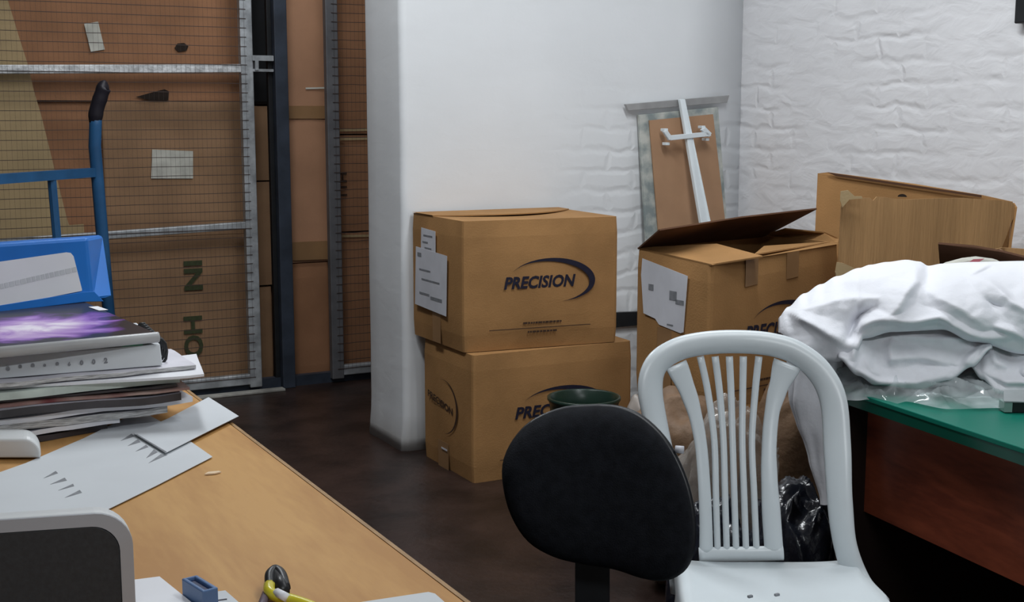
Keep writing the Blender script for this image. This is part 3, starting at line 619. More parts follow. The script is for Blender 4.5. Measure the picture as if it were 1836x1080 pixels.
it('magazine', 'dark-covered magazine lying lowest on the desk under the stack', 'magazine', (192, 762), (35, 790), ZS + .0005, ZS + .010, .22, M_pg_dk, page=M_pg_dk, wave=.003, seed=1, length=.36)
it('magazine', 'magazine with a curled bright white edge, second from the bottom of the stack', 'magazine', (215, 752), (25, 778), ZS + .013, ZS + .021, .24, M_pg_lv, page=M_paper_w, wave=.005, seed=2, length=.38)
it('magazine', 'grey glossy magazine just above the curled white one', 'magazine', (300, 728), (0, 765), ZS + .024, ZS + .036, .22, M_pg_gr, page=M_pages, wave=.004, seed=3, length=.5)
it('magazine', 'white-edged magazine low in the stack pushed furthest right', 'magazine', (345, 712), (0, 752), ZS + .039, ZS + .048, .24, M_paper_w, page=M_paper_w, wave=.004, seed=4, length=.55)
it('magazine', 'dark grey magazine with wavy edge in the middle of the stack', 'magazine', (325, 704), (0, 737), ZS + .051, ZS + .064, .22, M_pg_gr, page=M_pg_dk, wave=.005, seed=5, length=.5)
it('magazine', 'magazine with a red and cream picture on its cover, mid-stack', 'magazine', (340, 696), (60, 722), ZS + .066, ZS + .070, .22, M_pg_pk, page=M_pg_pk, wave=.004, seed=6, length=.42)
it('magazine', 'thin black-edged magazine directly under the pale green one', 'magazine', (318, 690), (0, 718), ZS + .072, ZS + .076, .2, M_pg_dk, page=M_pg_dk, wave=.003, seed=7, length=.48)
it('magazine', 'pale green-edged catalogue in the stack with dark green tabs', 'magazine', (322, 672), (0, 705), ZS + .078, ZS + .091, .24, M_pg_gn, page=M_pg_gn, wave=.003, seed=8, length=.5)
o8, _ = it('paper_sheaf', 'loose white sheets sticking out furthest right of the stack', 'papers', (366, 672), (60, 690), ZS + .0925, ZS + .097, .2, M_paper_w, page=M_paper_w, wave=.003, seed=9, length=.4)
it('paper_sheaf', 'thin fanned sheets with ragged corners right above the loose white ones', 'papers', (352, 655), (0, 688), ZS + .099, ZS + .106, .18, M_pg_lv, page=M_pages, wave=.003, seed=10, length=.45)
# spiral calendar block with numbers on its edge
zc0, zc1 = ZS + .108, ZS + .144
tcal = thing('spiral_calendar', 'thick white block with a row of small numbers and black spiral binding, in the stack', 'calendar', at_z(200, 640, zc0), 'papers and magazines in the tall stack')
R_ = at_z(287, 617, zc1); L_ = at_z(0, 638, zc1); e_ = (L_ - R_); e_.z = 0; e_.normalize(); b_ = Vector((e_.y, -e_.x, 0)); b_ = b_ if b_.dot(HF) > 0 else -b_
a = MB(); fp = [R_ + e_ * .48, R_, R_ + b_ * .26, R_ + e_ * .48 + b_ * .26]
lowf = -b_ * .018
a.hexa([Vector((p.x, p.y, zc0)) + (lowf if k < 2 else Vector()) for k, p in enumerate(fp)] + [Vector((p.x, p.y, zc1)) for p in fp]); a.build('page_block', M_paper, tcal, bevel=.002)
a = MB()
for i in range(9):
    y = .012 + i * .024; c = R_ + b_ * (y + .01) - e_ * .003; c.z = (zc0 + zc1) / 2
    pts = [c + b_ * 0 - e_ * (.012 * math.cos(k * PI / 5)) * 1 + UP * (.024 * math.sin(k * PI / 5)) for k in range(11)]; a.tube(pts, .0028, 6)
a.build('spiral', M_black, tcal, smooth=True)
a = MB(); nf_ = (-b_ * (zc1 - zc0) - UP * .0 + UP * (-.018) * 0).normalized()
for i in range(13):
    u = .095 + i * .020; p = R_ + e_ * u - b_ * .0125; p.z = zc1 - .024
    s_ = random.uniform(.8, 1.3); text_mesh(a, random.choice('3865290'), p - b_ * .0006 + e_ * .004, -e_, UP, .0105 * s_, -b_, .06, th=.0004)
a.build('numbers', M_ink_gray, tcal)
a = MB(); p = R_ + e_ * .03; p.z = zc1 + .0008; a.slab([p - b_ * .002, p + e_ * .035 - b_ * .002, p + e_ * .04 + b_ * .01, p + b_ * .01], UP * .001); a.build('green_tab', mat('green_tab', (.03, .25, .12, 1), .5), tcal)
# black box with purple picture
zp0, zp1 = ZS + .1465, ZS + .166
tp_ = thing('picture_box', 'flat black box with purple swirl picture and pale grey edge under the blue file', 'box', at_z(150, 600, zp0), 'papers and magazines in the tall stack')
R_ = at_z(277, 596, zp1); L_ = at_z(0, 622, zp1); e_ = (L_ - R_); e_.z = 0; e_.normalize(); b_ = Vector((e_.y, -e_.x, 0)); b_ = b_ if b_.dot(HF) > 0 else -b_
def nebula():
    m = bpy.data.materials.new('purple_swirl_print'); m.use_nodes = True; nt = m.node_tree; N = nt.nodes; L = nt.links; b = N['Principled BSDF']; b.inputs['Roughness'].default_value = .3; b.inputs['Specular IOR Level'].default_value = .3
    tc = N.new('ShaderNodeNewGeometry'); sub = N.new('ShaderNodeVectorMath'); sub.operation = 'SUBTRACT'; L.new(tc.outputs['Position'], sub.inputs[0]); sub.inputs[1].default_value = R_ + e_ * .17 + b_ * .17
    def dot(v):
        d = N.new('ShaderNodeVectorMath'); d.operation = 'DOT_PRODUCT'; L.new(sub.outputs[0], d.inputs[0]); d.inputs[1].default_value = v; return d.outputs['Value']
    cu = N.new('ShaderNodeCombineXYZ'); L.new(dot(e_), cu.inputs[0]); L.new(dot(b_), cu.inputs[1])
    n = N.new('ShaderNodeTexNoise'); n.inputs['Scale'].default_value = 9; n.inputs['Detail'].default_value = 6; n.inputs['Distortion'].default_value = 1.4; L.new(cu.outputs[0], n.inputs[0])
    # wisp mask: bright core elongated along e_
    mu = N.new('ShaderNodeVectorMath'); mu.operation = 'MULTIPLY'; mu.inputs[1].default_value = (4.8, 5.2, 1); L.new(cu.outputs[0], mu.inputs[0])
    ln = N.new('ShaderNodeVectorMath'); ln.operation = 'LENGTH'; L.new(mu.outputs[0], ln.inputs[0])
    s1 = N.new('ShaderNodeMath'); s1.operation = 'SUBTRACT'; s1.inputs[0].default_value = 1.05; L.new(ln.outputs['Value'], s1.inputs[1])
    s2 = N.new('ShaderNodeMath'); s2.operation = 'MULTIPLY_ADD'; L.new(n.outputs[0], s2.inputs[0]); s2.inputs[1].default_value = 1.5; s2.inputs[2].default_value = -.75
    s3 = N.new('ShaderNodeMath'); s3.operation = 'ADD'; L.new(s1.outputs[0], s3.inputs[0]); L.new(s2.outputs[0], s3.inputs[1])
    r = N.new('ShaderNodeValToRGB'); L.new(s3.outputs[0], r.inputs[0]); el_ = r.color_ramp.elements
    el_[0].position = .15; el_[0].color = (.022, .018, .022, 1); el_[1].position = .95; el_[1].color = (.92, .85, .95, 1)
    x = el_.new(.34); x.color = (.14, .05, .27, 1); x = el_.new(.52); x.color = (.38, .18, .58, 1); x = el_.new(.72); x.color = (.60, .42, .72, 1)
    L.new(r.outputs[0], b.inputs['Base Color']); return m
a = MB(); P = [R_ + e_ * .5, R_, R_ + b_ * .56, R_ + e_ * .5 + b_ * .56]; a.hexa([Vector((p.x, p.y, zp0)) for p in P] + [Vector((p.x, p.y, zp1)) for p in P]); a.build('lid', nebula(), tp_, bevel=.0015)
a = MB(); a.tube([R_ + e_ * .5 - b_ * .002 - UP * .009, R_ - b_ * .002 - UP * .009 - e_ * .003, R_ - b_ * .002 - UP * .009 - e_ * .006], .0095, 12); a.build('grey_edge', mat('pale_grey_edge', (.46, .47, .48, 1), .4), tp_, smooth=True)
a = MB(); p = R_ + e_ * .035 + b_ * .30; p.z = zp1 + .0006; p = at_z(194, 556, zp1 + .0006); a.slab([p, p + e_ * .018, p + e_ * .022 + b_ * .06, p + b_ * .06 + e_ * .004], UP * .0005); a.build('sticker', M_paper_w, tp_)
# blue box file
bf = thing('box_file', 'bright blue plastic box file with a long white label on top of the stack', 'file', at_d(100, 540, 2.65))
zf0 = zp1 + .001; Rb = at_z(163, 540, zf0); Lb = at_z(0, 557, zf0); e_ = (Lb - Rb); e_.z = 0; e_.normalize(); b_ = Vector((e_.y, -e_.x, 0)); b_ = b_ if b_.dot(HF) > 0 else -b_
DF = (Rb - CAM).dot(HF)
hf = CAM.z - (428 - HOR) * DF / F - zf0
tilt = b_ * .03
a = MB(); Bk = at_z(203, 534, zf0 + .0); sidev = (Bk - Rb); sidev.z = 0
topR = at_d(158, 426, DF + .03); topB = at_d(185, 421, DF + .16)
P0 = [Rb + e_ * .42, Rb, Rb + sidev, Rb + e_ * .42 + sidev * 1.0]
dv = topR - Rb
P1 = [P0[0] + dv, topR, topB, P0[3] + (topB - P0[2])]
a.hexa(P0 + P1); a.build('case', M_bluefile, bf, bevel=.008)
fn = -b_
def fpt(px, py): 
    r = ray(px, py); nn = e_.cross(dv).normalized(); s = (Rb - CAM).dot(nn) / r.dot(nn); p = CAM + r * s; return p + (nn if nn.dot(HF) < 0 else -nn) * .0015
nnv = e_.cross(dv).normalized(); nnv = nnv if nnv.dot(HF) < 0 else -nnv
a = MB(); a.slab([fpt(-60, 478), fpt(118, 453), fpt(126, 454), fpt(131, 460), fpt(146, 519), fpt(146, 522), fpt(-60, 563)], nnv * .001); lb = a.build('label', M_paper_w, bf)
a = MB(); o0 = fpt(0, 519) + nnv * .0012; o1 = fpt(130, 489) + nnv * .0012; exl = (o1 - o0).normalized(); eyl = (fpt(60, 480) - fpt(64, 500)).normalized()
x = 0
while x < (o1 - o0).length:
    l = random.uniform(.006, .012); a.slab([o0 + exl * x, o0 + exl * (x + l), o0 + exl * (x + l) + eyl * .010, o0 + exl * x + eyl * .010], nnv * .0003); x += l + .002
a.build('writing', mat('faded_writing', (.60, .62, .65, 1), .7), lb)
a = MB(); a.slab([fpt(147, 524), fpt(168, 523), fpt(185, 541), fpt(150, 542), fpt(-50, 566), fpt(-50, 556)], nnv * .002); a.build('flap', M_bluefile, bf, bevel=.001)

# --- white card sheets with slit marks
def sheet(name, label, cat, pts, z, m=M_paper, th=.0008, marks=None, group=None, lift=None, zs=None):
    t = thing(name, label, cat, at_z(*pts[0], z), group); a = MB(); a.slab([at_z(px, py, (zs[i] if zs else z)) for i, (px, py) in enumerate(pts)], UP * th); a.build('sheet', m, t)
    if marks:
        for tri in marks: a = MB(); a.slab([at_z(px, py, z + th + .0002) for px, py in tri], UP * .0002); a.build('slit_mark', M_ink_gray, t)
    return t
mk = [[(100, 845), (104, 849), (78, 858)], [(116, 857), (120, 862), (90, 869)], [(131, 868), (133, 872), (104, 880)], [(143, 879), (147, 884), (116, 893)]]
sheet('card_sheet', 'large white card sheet with two rows of slit marks beside the dark-panelled device', 'paper', [(252, 737), (294, 760), (345, 795), (381, 820), (280, 872), (180, 921), (60, 950), (-40, 940), (-40, 862), (45, 832), (150, 787)], .7525, marks=mk + [[(236, 778), (241, 783), (216, 791)], [(247, 788), (252, 793), (229, 800)], [(262, 798), (266, 802), (243, 810)], [(276, 806), (283, 811), (262, 822)], [(288, 815), (300, 816), (266, 831)]])
sheet('card_sheet', 'smaller white card strip overlapping the large sheet and the desk edge', 'paper', [(374, 713), (428, 747), (362, 780), (297, 813), (240, 778), (300, 752)], .757, marks=[[(244, 780), (298, 812), (299, 810.5), (245, 778.5)]], zs=[.757, .757, .7570, .7570, .7570, .7570])
c = at_z(384, 851, DT + .001); mb = MB(); mb.slab([c, c + Vector((.012, .004, 0)), c + Vector((.010, .010, 0)), c + Vector((-.006, .012, 0)), c + Vector((-.014, .003, 0))], UP * .002)
single(mb.build('wood_chip', mat('pale_chip', (.8, .62, .42, 1), .6)), 'tiny pale scrap lying alone on the bare desktop', 'scrap')

# --- printer in the corner
def rrect(w_, h_, r, n=8, only_top=True):
    pts = [(-w_ / 2, 0), (w_ / 2, 0)]
    for k in range(n + 1): a_ = k * PI / 2 / n; pts.append((w_ / 2 - r + r * math.cos(a_), h_ - r + r * math.sin(a_)))
    for k in range(n + 1): a_ = PI / 2 + k * PI / 2 / n; pts.append((-w_ / 2 + r + r * math.cos(a_), h_ - r + r * math.sin(a_)))
    return pts
pt = thing('display_monitor', 'pale grey framed device with a large dark panel in the lower left corner', 'monitor', at_d(30, 1200, 1.38).xy.to_3d() + UP * DT)
W_, Hh = .36, .146; PA = math.radians(13)
PRX = RT * math.cos(PA) + HF * math.sin(PA); rh = HF * math.cos(PA) - RT * math.sin(PA)   # printer's own right and rear directions
pc = CAM + RT * ((212 - CX) / F * 1.27) + HF * 1.27 - PRX * (W_ / 2); pc.z = DT + .002
a = MB(); prof = rrect(W_, Hh, .036); n = len(prof); V = []
stations = [(0, 1, 0), (.010, 1.0, 0), (.026, .99, .0), (.036, .965, 0), (.040, .93, 0)]
for d_, sc_, _ in stations:
    for x, z in prof: V.append(pc + PRX * (x - d_ * .16) + rh * d_ + UP * (z * sc_ * (1 if d_ > 0 else 1)))
a.add(V, [(j * n + i, j * n + (i + 1) % n, (j + 1) * n + (i + 1) % n, (j + 1) * n + i) for j in range(len(stations) - 1) for i in range(n)] + [tuple(range(n))[::-1], tuple((len(stations) - 1) * n + i for i in range(n))])
a.build('shell', M_prn_w, pt, bevel=.004)
a = MB(); V = []
for s_, d_ in ((0, -.002), (.0125, -.010), (.0125, .002)):
    for x, z in rrect(W_ - 2 * s_, Hh - s_, .036 - s_ * .7): V.append(pc + PRX * x - rh * (.004 if s_ == 0 else (.006 if d_ < 0 else -.001)) + UP * z)
a.add(V, [(j * n + i, j * n + (i + 1) % n, (j + 1) * n + (i + 1) % n, (j + 1) * n + i) for j in range(2) for i in range(n)]); V2 = [pc + PRX * x + UP * z for x, z in rrect(W_, Hh, .036)]
a.add(V2 + V[:n], [(i, (i + 1) % n, n + (i + 1) % n, n + i) for i in range(n)]); a.build('bezel', M_prn_g, pt)
a = MB(); P = [pc + PRX * x - rh * .002 + UP * z for x, z in rrect(W_ - .026, Hh - .013, .028)]; a.slab(P, -rh * .003); pn = a.build('front_panel', M_prn_d, pt, bevel=.001)
a = MB(); 
for k in range(3): a.box(pc + PRX * (.045 - .006 * 0 + k * .004 - .03) - rh * .0056 + UP * .075, (.0018, .0012, .05), rot=-YAW + PA)
a.build('vent', M_black, pn)
a = MB(); bb = pc + rh * .05; bb.z = DT + .006; a.box(bb, (.20, .14, .010), rot=-YAW + PA); a.build('foot', M_prn_w, pt, bevel=.003)
mb = MB(); c = at_d(10, 815, 1.80); c.z = DT
prf = rrect(.20, .035, .026); n = len(prf); V = []
cc = CAM + RT * ((50 - CX) / F * 2.0 - .10) + HF * 2.0; cc.z = DT + .004
for d_, s_ in ((0, .86), (.01, .97), (.04, 1.0), (.07, .85)):
    for x, z in prf: V.append(cc + RT * (x * (.9 + .1 * s_) - d_ * .4) + HF * d_ + UP * z * s_)
mb.add(V, [(j * n + i, j * n + (i + 1) % n, (j + 1) * n + (i + 1) % n, (j + 1) * n + i) for j in range(3) for i in range(n)] + [tuple(range(n))[::-1], tuple(3 * n + i for i in range(n))])
single(mb.build('plastic_case', M_prn_w, bevel=.003), 'rounded white plastic case at the left edge beside the large card sheet', 'case')

# --- small things at the bottom of the desk
t = thing('paper_pad', 'thick white paper pad next to the dark-panelled device', 'paper', at_z(280, 1075, DT), None)
a = MB(); P = [at_z(px, py, DT + .012) for px, py in ((231, 1041), (286, 1034), (352, 1087), (330, 1130), (226, 1130))]; P0_ = [Vector((p.x, p.y, DT + .0005)) for p in P]
a.slab(P, UP * -.0115); a.build('pages', M_paper_w, t)
t = thing('paper_slip', 'small white slip with a dark pen stroke right of the blue holder', 'paper', at_z(405, 1075, DT))
a = MB(); a.slab([at_z(px, py, DT + .002) for px, py in ((372, 1064), (404, 1060), (436, 1088), (380, 1110))], UP * .0006); a.build('sheet', M_paper, t)
a = MB(); a.slab([at_z(px, py, DT + .0027) for px, py in ((384, 1077), (407, 1074), (407, 1076), (385, 1079))], UP * .0003); a.build('pen_stroke', M_ink, t)
sheet('paper_sheet', 'white sheet cut off by the bottom edge near the desk edge', 'paper', [(648, 1081), (768, 1063), (780, 1066), (830, 1110), (700, 1130)], .752, m=M_paper)
t = thing('blue_holder', 'small blue plastic holder with a dark slot on top, between white papers', 'holder', at_z(358, 1080, DT))
u0, u1 = at_d(341, 1037, 1.40), at_d(379, 1060, 1.36); ev = (u1 - u0); ev.z = 0; lv = ev.length; ev.normalize(); nv_ = Vector((-ev.y, ev.x, 0)); zt = .795
mbx = [(u0, 0)]; a = MB(); cpt = lerp(u0, u1, .5) - HF * .004; cpt.z = DT + .0235
Rz = math.atan2(ev.y, ev.x)
cpt.z = DT + .0155
a.box(cpt + nv_ * .007, (lv, .005, .030), rot=Rz); a.box(cpt - nv_ * .007, (lv, .005, .030), rot=Rz); a.box(cpt - ev * (lv / 2 - .002), (.004, .014, .030), rot=Rz); a.box(cpt + ev * (lv / 2 - .002), (.004, .014, .030), rot=Rz); a.build('body', mat('denim_blue_plastic', (.09, .17, .34, 1), .4), t, bevel=.0015)
a = MB(); a.box(cpt + UP * .004, (lv - .008, .010, .014), rot=Rz); a.build('slot', mat('navy_slot', (.008, .015, .07, 1), .5), t)
t = thing('wire_cutter', 'small hand tool with black head and yellow handles at the bottom of the desk', 'tool', at_z(505, 1075, DT))
z_ = DT + .014
a = MB(); a.tube(catmull([at_z(484, 1052, z_), at_z(484, 1032, z_ + .006), at_z(494, 1022, z_ + .008), at_z(505, 1032, z_ + .006), at_z(512, 1055, z_)], 5), .0062, 8); a.tube([at_z(497, 1030, z_ + .004), at_z(508, 1062, z_)], .008, 8); a.build('head', M_black, t, smooth=True)
a = MB(); a.tube(catmull([at_z(483, 1050, z_ + .004), at_z(484, 1062, z_ + .003), at_z(500, 1071, z_), at_z(525, 1077, z_), at_z(560, 1089, z_), at_z(600, 1110, z_)], 5), .0068, 8); hd = a.build('handle', mat('yellow_plastic', (.62, .55, .03, 1), .3, spec=.6), t, smooth=True)
a = MB(); a.tube([at_z(496, 1063, z_ + .0045), at_z(514, 1072, z_ + .0045)], .0052, 8); a.build('highlight_label', M_paper_w, hd, smooth=True)  # white label piece, also painted in as the handle's highlight
a = MB(); a.tube([at_z(478, 1064, z_ - .002), at_z(470, 1085, z_ - .002), at_z(462, 1115, z_ - .002)], .005, 8); a.build('handle', mat('purple_grey_plastic', (.10, .07, .10, 1), .5), t, smooth=True)

# ================================================================== WASTE BIN
t = thing('waste_bin', 'dark green round waste bin in front of the lower stacked carton', 'bin', (0, 0, 0)); cb = at_z(1047, 712, .385); t.location = (cb.x, cb.y, 0)
a = MB(); a.lathe((cb.x, cb.y, 0), [(.0, .004), (.085, .004), (.088, 0), (.092, .01), (.112, .36), (.1155, .372), (.1205, .378), (.1205, .386), (.115, .388), (.110, .384), (.104, .34), (.086, .02), (.0, .02)], 40); a.build('bucket', M_bin, t, smooth=True)

# ================================================================== BLACK OFFICE CHAIR
DO = 2.15
oc = thing('office_chair', 'black upholstered office chair with oval backrest in the foreground', 'chair', at_d(1060, 1200, 1.98).xy.to_3d())
outl = [(1070, 731), (1110, 735), (1150, 752), (1190, 790), (1218, 838), (1236, 890), (1244, 945), (1240, 995), (1222, 1028), (1190, 1041), (1150, 1036), (1100, 1020), (1040, 1010), (990, 997), (945, 970), (915, 925), (901, 870), (903, 825), (925, 785), (958, 756), (1010, 736)]
oc_c = Vector((1072, 885)); cl = [(x, y, 0) for x, y in outl]; ring = catmull(cl + [cl[0]], 4)[:-1]; n = len(ring)
a = MB(); V = []
def opt(px, py, off): 
    u = (px - 1072) / 172; return at_d(px, py, DO + .035 - .045 * u * u + (885 - py) * .00022) - HF * off
prof = [(.0, .048), (.3, .048), (.6, .045), (.82, .037), (.93, .026), (.985, .010), (1.0, -.008), (.985, -.024), (.93, -.034), (.6, -.036), (.0, -.036)]
for s_, off in prof:
    for p in ring: V.append(opt(oc_c.x + (p.x - oc_c.x) * s_, oc_c.y + (p.y - oc_c.y) * s_, off))
m_ = len(prof); a.add(V, [(j * n + i, j * n + (i + 1) % n, (j + 1) * n + (i + 1) % n, (j + 1) * n + i) for j in range(m_ - 1) for i in range(n)])
bk = a.build('backrest', M_chairfab, oc, smooth=True)
# rear shell rim seen above and right of the pad
a = MB(); V = []
for s_, off in ((.97, -.020), (1.015, -.022), (1.022, -.032), (1.0, -.046), (.8, -.056), (.0, -.058)):
    for p in ring: V.append(opt(oc_c.x + 5 + (p.x - oc_c.x) * s_, oc_c.y + 4 + (p.y - oc_c.y) * s_, off))
a.add(V, [(j * n + i, j * n + (i + 1) % n, (j + 1) * n + (i + 1) % n, (j + 1) * n + i) for j in range(5) for i in range(n)]); a.build('back_shell', mat('black_gloss_shell', (.010, .011, .014, 1), .35, spec=.4), oc, smooth=True)
pb = at_d(1062, 985, DO + .07); pb2 = at_d(1062, 1080, DO + .06); a = MB()
pl = [pb + UP * .10, pb, pb2, Vector((pb2.x, pb2.y, .40)), Vector((pb2.x, pb2.y, .385)) - HF * .12]
V = []
for i, p in enumerate(pl):
    for dx, dy in ((-.031, -.008), (.031, -.008), (.031, .008), (-.031, .008)): V.append(p + RT * dx + HF * dy + (UP * dy * 0))
V[16:20] = [pl[4] + RT * dx + UP * dz for dx, dz in ((-.031, .008), (.031, .008), (.031, -.008), (-.031, -.008))]
a.add(V, [(j * 4 + i, j * 4 + (i + 1) % 4, (j + 1) * 4 + (i + 1) % 4, (j + 1) * 4 + i) for j in range(4) for i in range(4)] + [(3, 2, 1, 0), (16, 17, 18, 19)]); a.build('back_support', M_black, oc, bevel=.004)
sc_c = pb2 - HF * .21 - RT * .14; sc_c.z = .375
a = MB(); kn = at_d(1211, 806, DO + .045); a.tube([kn, kn + RT * .014 - HF * .004], .007, 10); a.build('side_knob', M_label, oc, smooth=True)
a = MB(); V = []; n = 36
for s_, z in ((0, .0), (.8, .0), (.97, .01), (1, .03), (.97, .05), (.85, .058), (.5, .05), (0, .048)):
    for k in range(n):
        an = 2 * PI * k / n; cx_, sx_ = math.cos(an), math.sin(an); q = .185
        x = q * math.copysign(abs(cx_) ** .6, cx_); y = q * math.copysign(abs(sx_) ** .6, sx_)
        V.append(sc_c + RT * x * s_ + HF * y * s_ + UP * z)
a.add(V, [(j * n + i, j * n + (i + 1) % n, (j + 1) * n + (i + 1) % n, (j + 1) * n + i) for j in range(7) for i in range(n)]); a.build('seat', M_chairfab, oc, smooth=True)
a = MB(); a.tube([(sc_c.x, sc_c.y, .41), (sc_c.x, sc_c.y, .24)], .018, 16); a.tube([(sc_c.x, sc_c.y, .26), (sc_c.x, sc_c.y, .08)], .027, 16); a.build('gas_lift', M_black, oc, smooth=True)
for k in range(5):
    an = k * 2 * PI / 5 + .35; d_ = Vector((math.cos(an), math.sin(an), 0)); c = Vector((sc_c.x, sc_c.y, 0)); a = MB(); a.tube([c + UP * .10, c + d_ * .12 + UP * .095, c + d_ * .21 + UP * .07], [.022, .018, .013], 8); lg = a.build('base_arm', M_black, oc, smooth=True)
    a = MB(); q = c + d_ * .21; sd = d_.cross(UP); a.tube([q + UP * .026 - sd * .02, q + UP * .026 + sd * .02], .026, 14); a.tube([q + UP * .03, q + UP * .07], .007, 8); a.build('caster', M_black, lg)

# ================================================================== WHITE PLASTIC CHAIR
pc_ = thing('plastic_chair', 'white monobloc plastic chair with slatted back in the middle foreground', 'chair', at_d(1380, 1200, 2.20).xy.to_3d())
def DCH(px, py):
    u = (px - 1340) / 190; return interp(py, [(590, 2.50), (1010, 2.385), (1100, 2.36)]) - .055 * u * u + .02
def ribbon(mb, path, widths, th, bulge=0.0, n=5, dfun=DCH, closed_=False, rim=0.0):
    P = catmull([(x, y, 0) for x, y in path], n); m = len(P); W_ = []
    for i in range(m): W_.append(interp(i / (m - 1), [(k / (len(widths) - 1), w_) for k, w_ in enumerate(widths)]))
    # cross section parameters s in [-1,1] and offset toward viewer
    cs = [(-1, 0), (-.94, .55), (-.7, .85), (-.35, .97), (0, 1), (.35, .97), (.7, .85), (.94, .55), (1, 0), (.94, -.5), (.5, -.6), (0, -.6), (-.5, -.6), (-.94, -.5)]
    K = len(cs); V = []
    for i in range(m):
        t_ = (P[min(i + 1, m - 1)] - P[max(i - 1, 0)]).normalized(); nx, ny = -t_.y, t_.x
        for s_, o_ in cs:
            px, py = P[i].x + nx * s_ * W_[i] / 2, P[i].y + ny * s_ * W_[i] / 2
            off = o_ * th + (bulge * (1 - s_ * s_))
            V.append(at_d(px, py, dfun(px, py)) - HF * off)
    mb.add(V, [(j * K + i, j * K + (i + 1) % K, (j + 1) * K + (i + 1) % K, (j + 1) * K + i) for j in range(m - 1) for i in range(K)] + [tuple(range(K))[::-1], tuple((m - 1) * K + i for i in range(K))])
a = MB()
ribbon(a, [(1222, 1062), (1212, 960), (1196, 860), (1178, 770), (1166, 700), (1176, 655), (1212, 628), (1262, 616), (1322, 613), (1382, 618), (1430, 634), (1470, 668), (1494, 718), (1501, 800), (1506, 900), (1516, 980), (1540, 1045), (1575, 1090)],
       [40, 40, 42, 42, 45, 43, 42, 42, 42, 42, 43, 46, 49, 50, 46, 42, 44, 50], .008, .008, 6)
a.build('back_frame', M_white, pc_, smooth=True)
def zp(x, y): return (880 + x / 2.0765, 560 + y / 2.0765)
a = MB()
ribbon(a, [zp(690, 195), zp(735, 300), zp(765, 400), zp(783, 500), zp(793, 620), zp(800, 760), zp(802, 900)], [40, 30, 24, 22, 22, 23, 25], .006, .002, 6)
a.build('side_slat', M_white, pc_, smooth=True)
a = MB()
ribbon(a, [zp(1105, 190), zp(1068, 290), zp(1046, 380), zp(1036, 500), zp(1037, 620), zp(1045, 760), zp(1055, 900)], [52, 34, 27, 27, 30, 34, 34], .006, .002, 6)
a.build('side_slat', M_white, pc_, smooth=True)
for (xt, xm, xb) in ((780, 832, 845), (835, 866, 879), (888, 900, 914), (940, 936, 951), (998, 972, 990)):
    a = MB(); ribbon(a, [zp(xt, 165), zp(lerp(xt, xm, .55), 300), zp(xm + (2 if xt < 900 else -2) * 0, 480), zp(lerp(xm, xb, .45), 680), zp(xb, 905)], [13, 12.5, 12, 12, 11.5], .004, .002, 6); a.build('slat', M_white, pc_, smooth=True)
a = MB(); ribbon(a, [zp(775, 905), zp(850, 903), zp(930, 902), zp(1010, 900), zp(1088, 896)], [27, 27, 27, 27, 27], .007, .002, 5); a.build('lower_band', M_white, pc_, smooth=True)
# seat
SB = at_d(1372, 1030, 2.37); SB.z = .437
sr = RT.copy(); sf = -HF
def seat_pt(u, v):   # u across -1..1, v 0 back .. 1 front
    hw = lerp(.172, .205, v ** .7); ed = abs(u); x = u * hw
    z = .437 + .014 * (ed ** 3) * (1 - .3 * v) - .012 * (1 - ed ** 2) * math.sin(PI * min(1, v * 1.1)) - .02 * max(0, v - .85) / .15
    if ed > .93: z -= .02 * (ed - .93) / .07
    yoff = -.02 * (1 - ed ** 2) if v < .01 else 0
    return Vector((SB.x, SB.y, 0)) + sr * x + sf * (v * .42 + (yoff)) + UP * z
a = MB(); a.grid(lambda u, v: seat_pt(2 * u - 1, v), 28, 20); a.build('seat', M_white, pc_, smooth=True, solid=.006)
for px, py in ((1345, 1069), (1393, 1066)):
    c = at_z(px, py, .455); a = MB(); a.box(c - UP * .001, (.009, .005, .004), rot=-YAW + .5); a.build('drain_slot', M_ink_gray, pc_)
for u, v, dx, dy in ((-1, .04, -.03, -.03), (1, .04, .03, -.03), (-1, .92, -.03, .02), (1, .92, .03, .02)):
    p = seat_pt(u * .82, max(.10, v)) - UP * .006; q = Vector((p.x, p.y, 0)) + sr * dx + sf * dy; a = MB(); V = []
    for k in range(7):
        s_ = k / 6; c = lerp(p, q, s_); wd = lerp(.052, .034, s_)
        for ax, ay in ((0, 0), (1, 0), (1, .14), (.14, .14), (.14, 1), (0, 1)): V.append(c + sr * (-u) * (ax - .5) * wd + sf * (1 if v < .5 else -1) * (ay - .5) * wd)
    a.add(V, [(j * 6 + i, j * 6 + (i + 1) % 6, (j + 1) * 6 + (i + 1) % 6, (j + 1) * 6 + i) for j in range(6) for i in range(6)] + [tuple(range(6)), tuple(36 + i for i in range(6))]); a.build('leg', M_white, pc_)

# ================================================================== GREEN-TOPPED DESK
GT = .72
g0 = Vector((1.89, 2.10, 0)); gd = Vector((-.12, -.993, 0)); ge = Vector((.993, -.12, 0))
def G(u, v, z): return g0 + ge * u + gd * v + UP * z
tg = thing('office_desk', 'dark mahogany desk with a green glass top on the right', 'desk', G(.35, .65, 0))
a = MB(); a.hexa([G(0, 0, GT - .010), G(0, 1.35, GT - .010), G(.72, 1.35, GT - .010), G(.72, 0, GT - .010), G(0, 0, GT), G(0, 1.35, GT), G(.72, 1.35, GT), G(.72, 0, GT)]); a.build('glass_top', M_glasstop, tg, bevel=.0015)
a = MB(); a.hexa([G(.003, .003, GT - .032), G(.003, 1.347, GT - .032), G(.717, 1.347, GT - .032), G(.717, .003, GT - .032), G(.003, .003, GT - .0105), G(.003, 1.347, GT - .0105), G(.717, 1.347, GT - .0105), G(.717, .003, GT - .0105)]); a.build('tabletop', M_glassedge, tg)
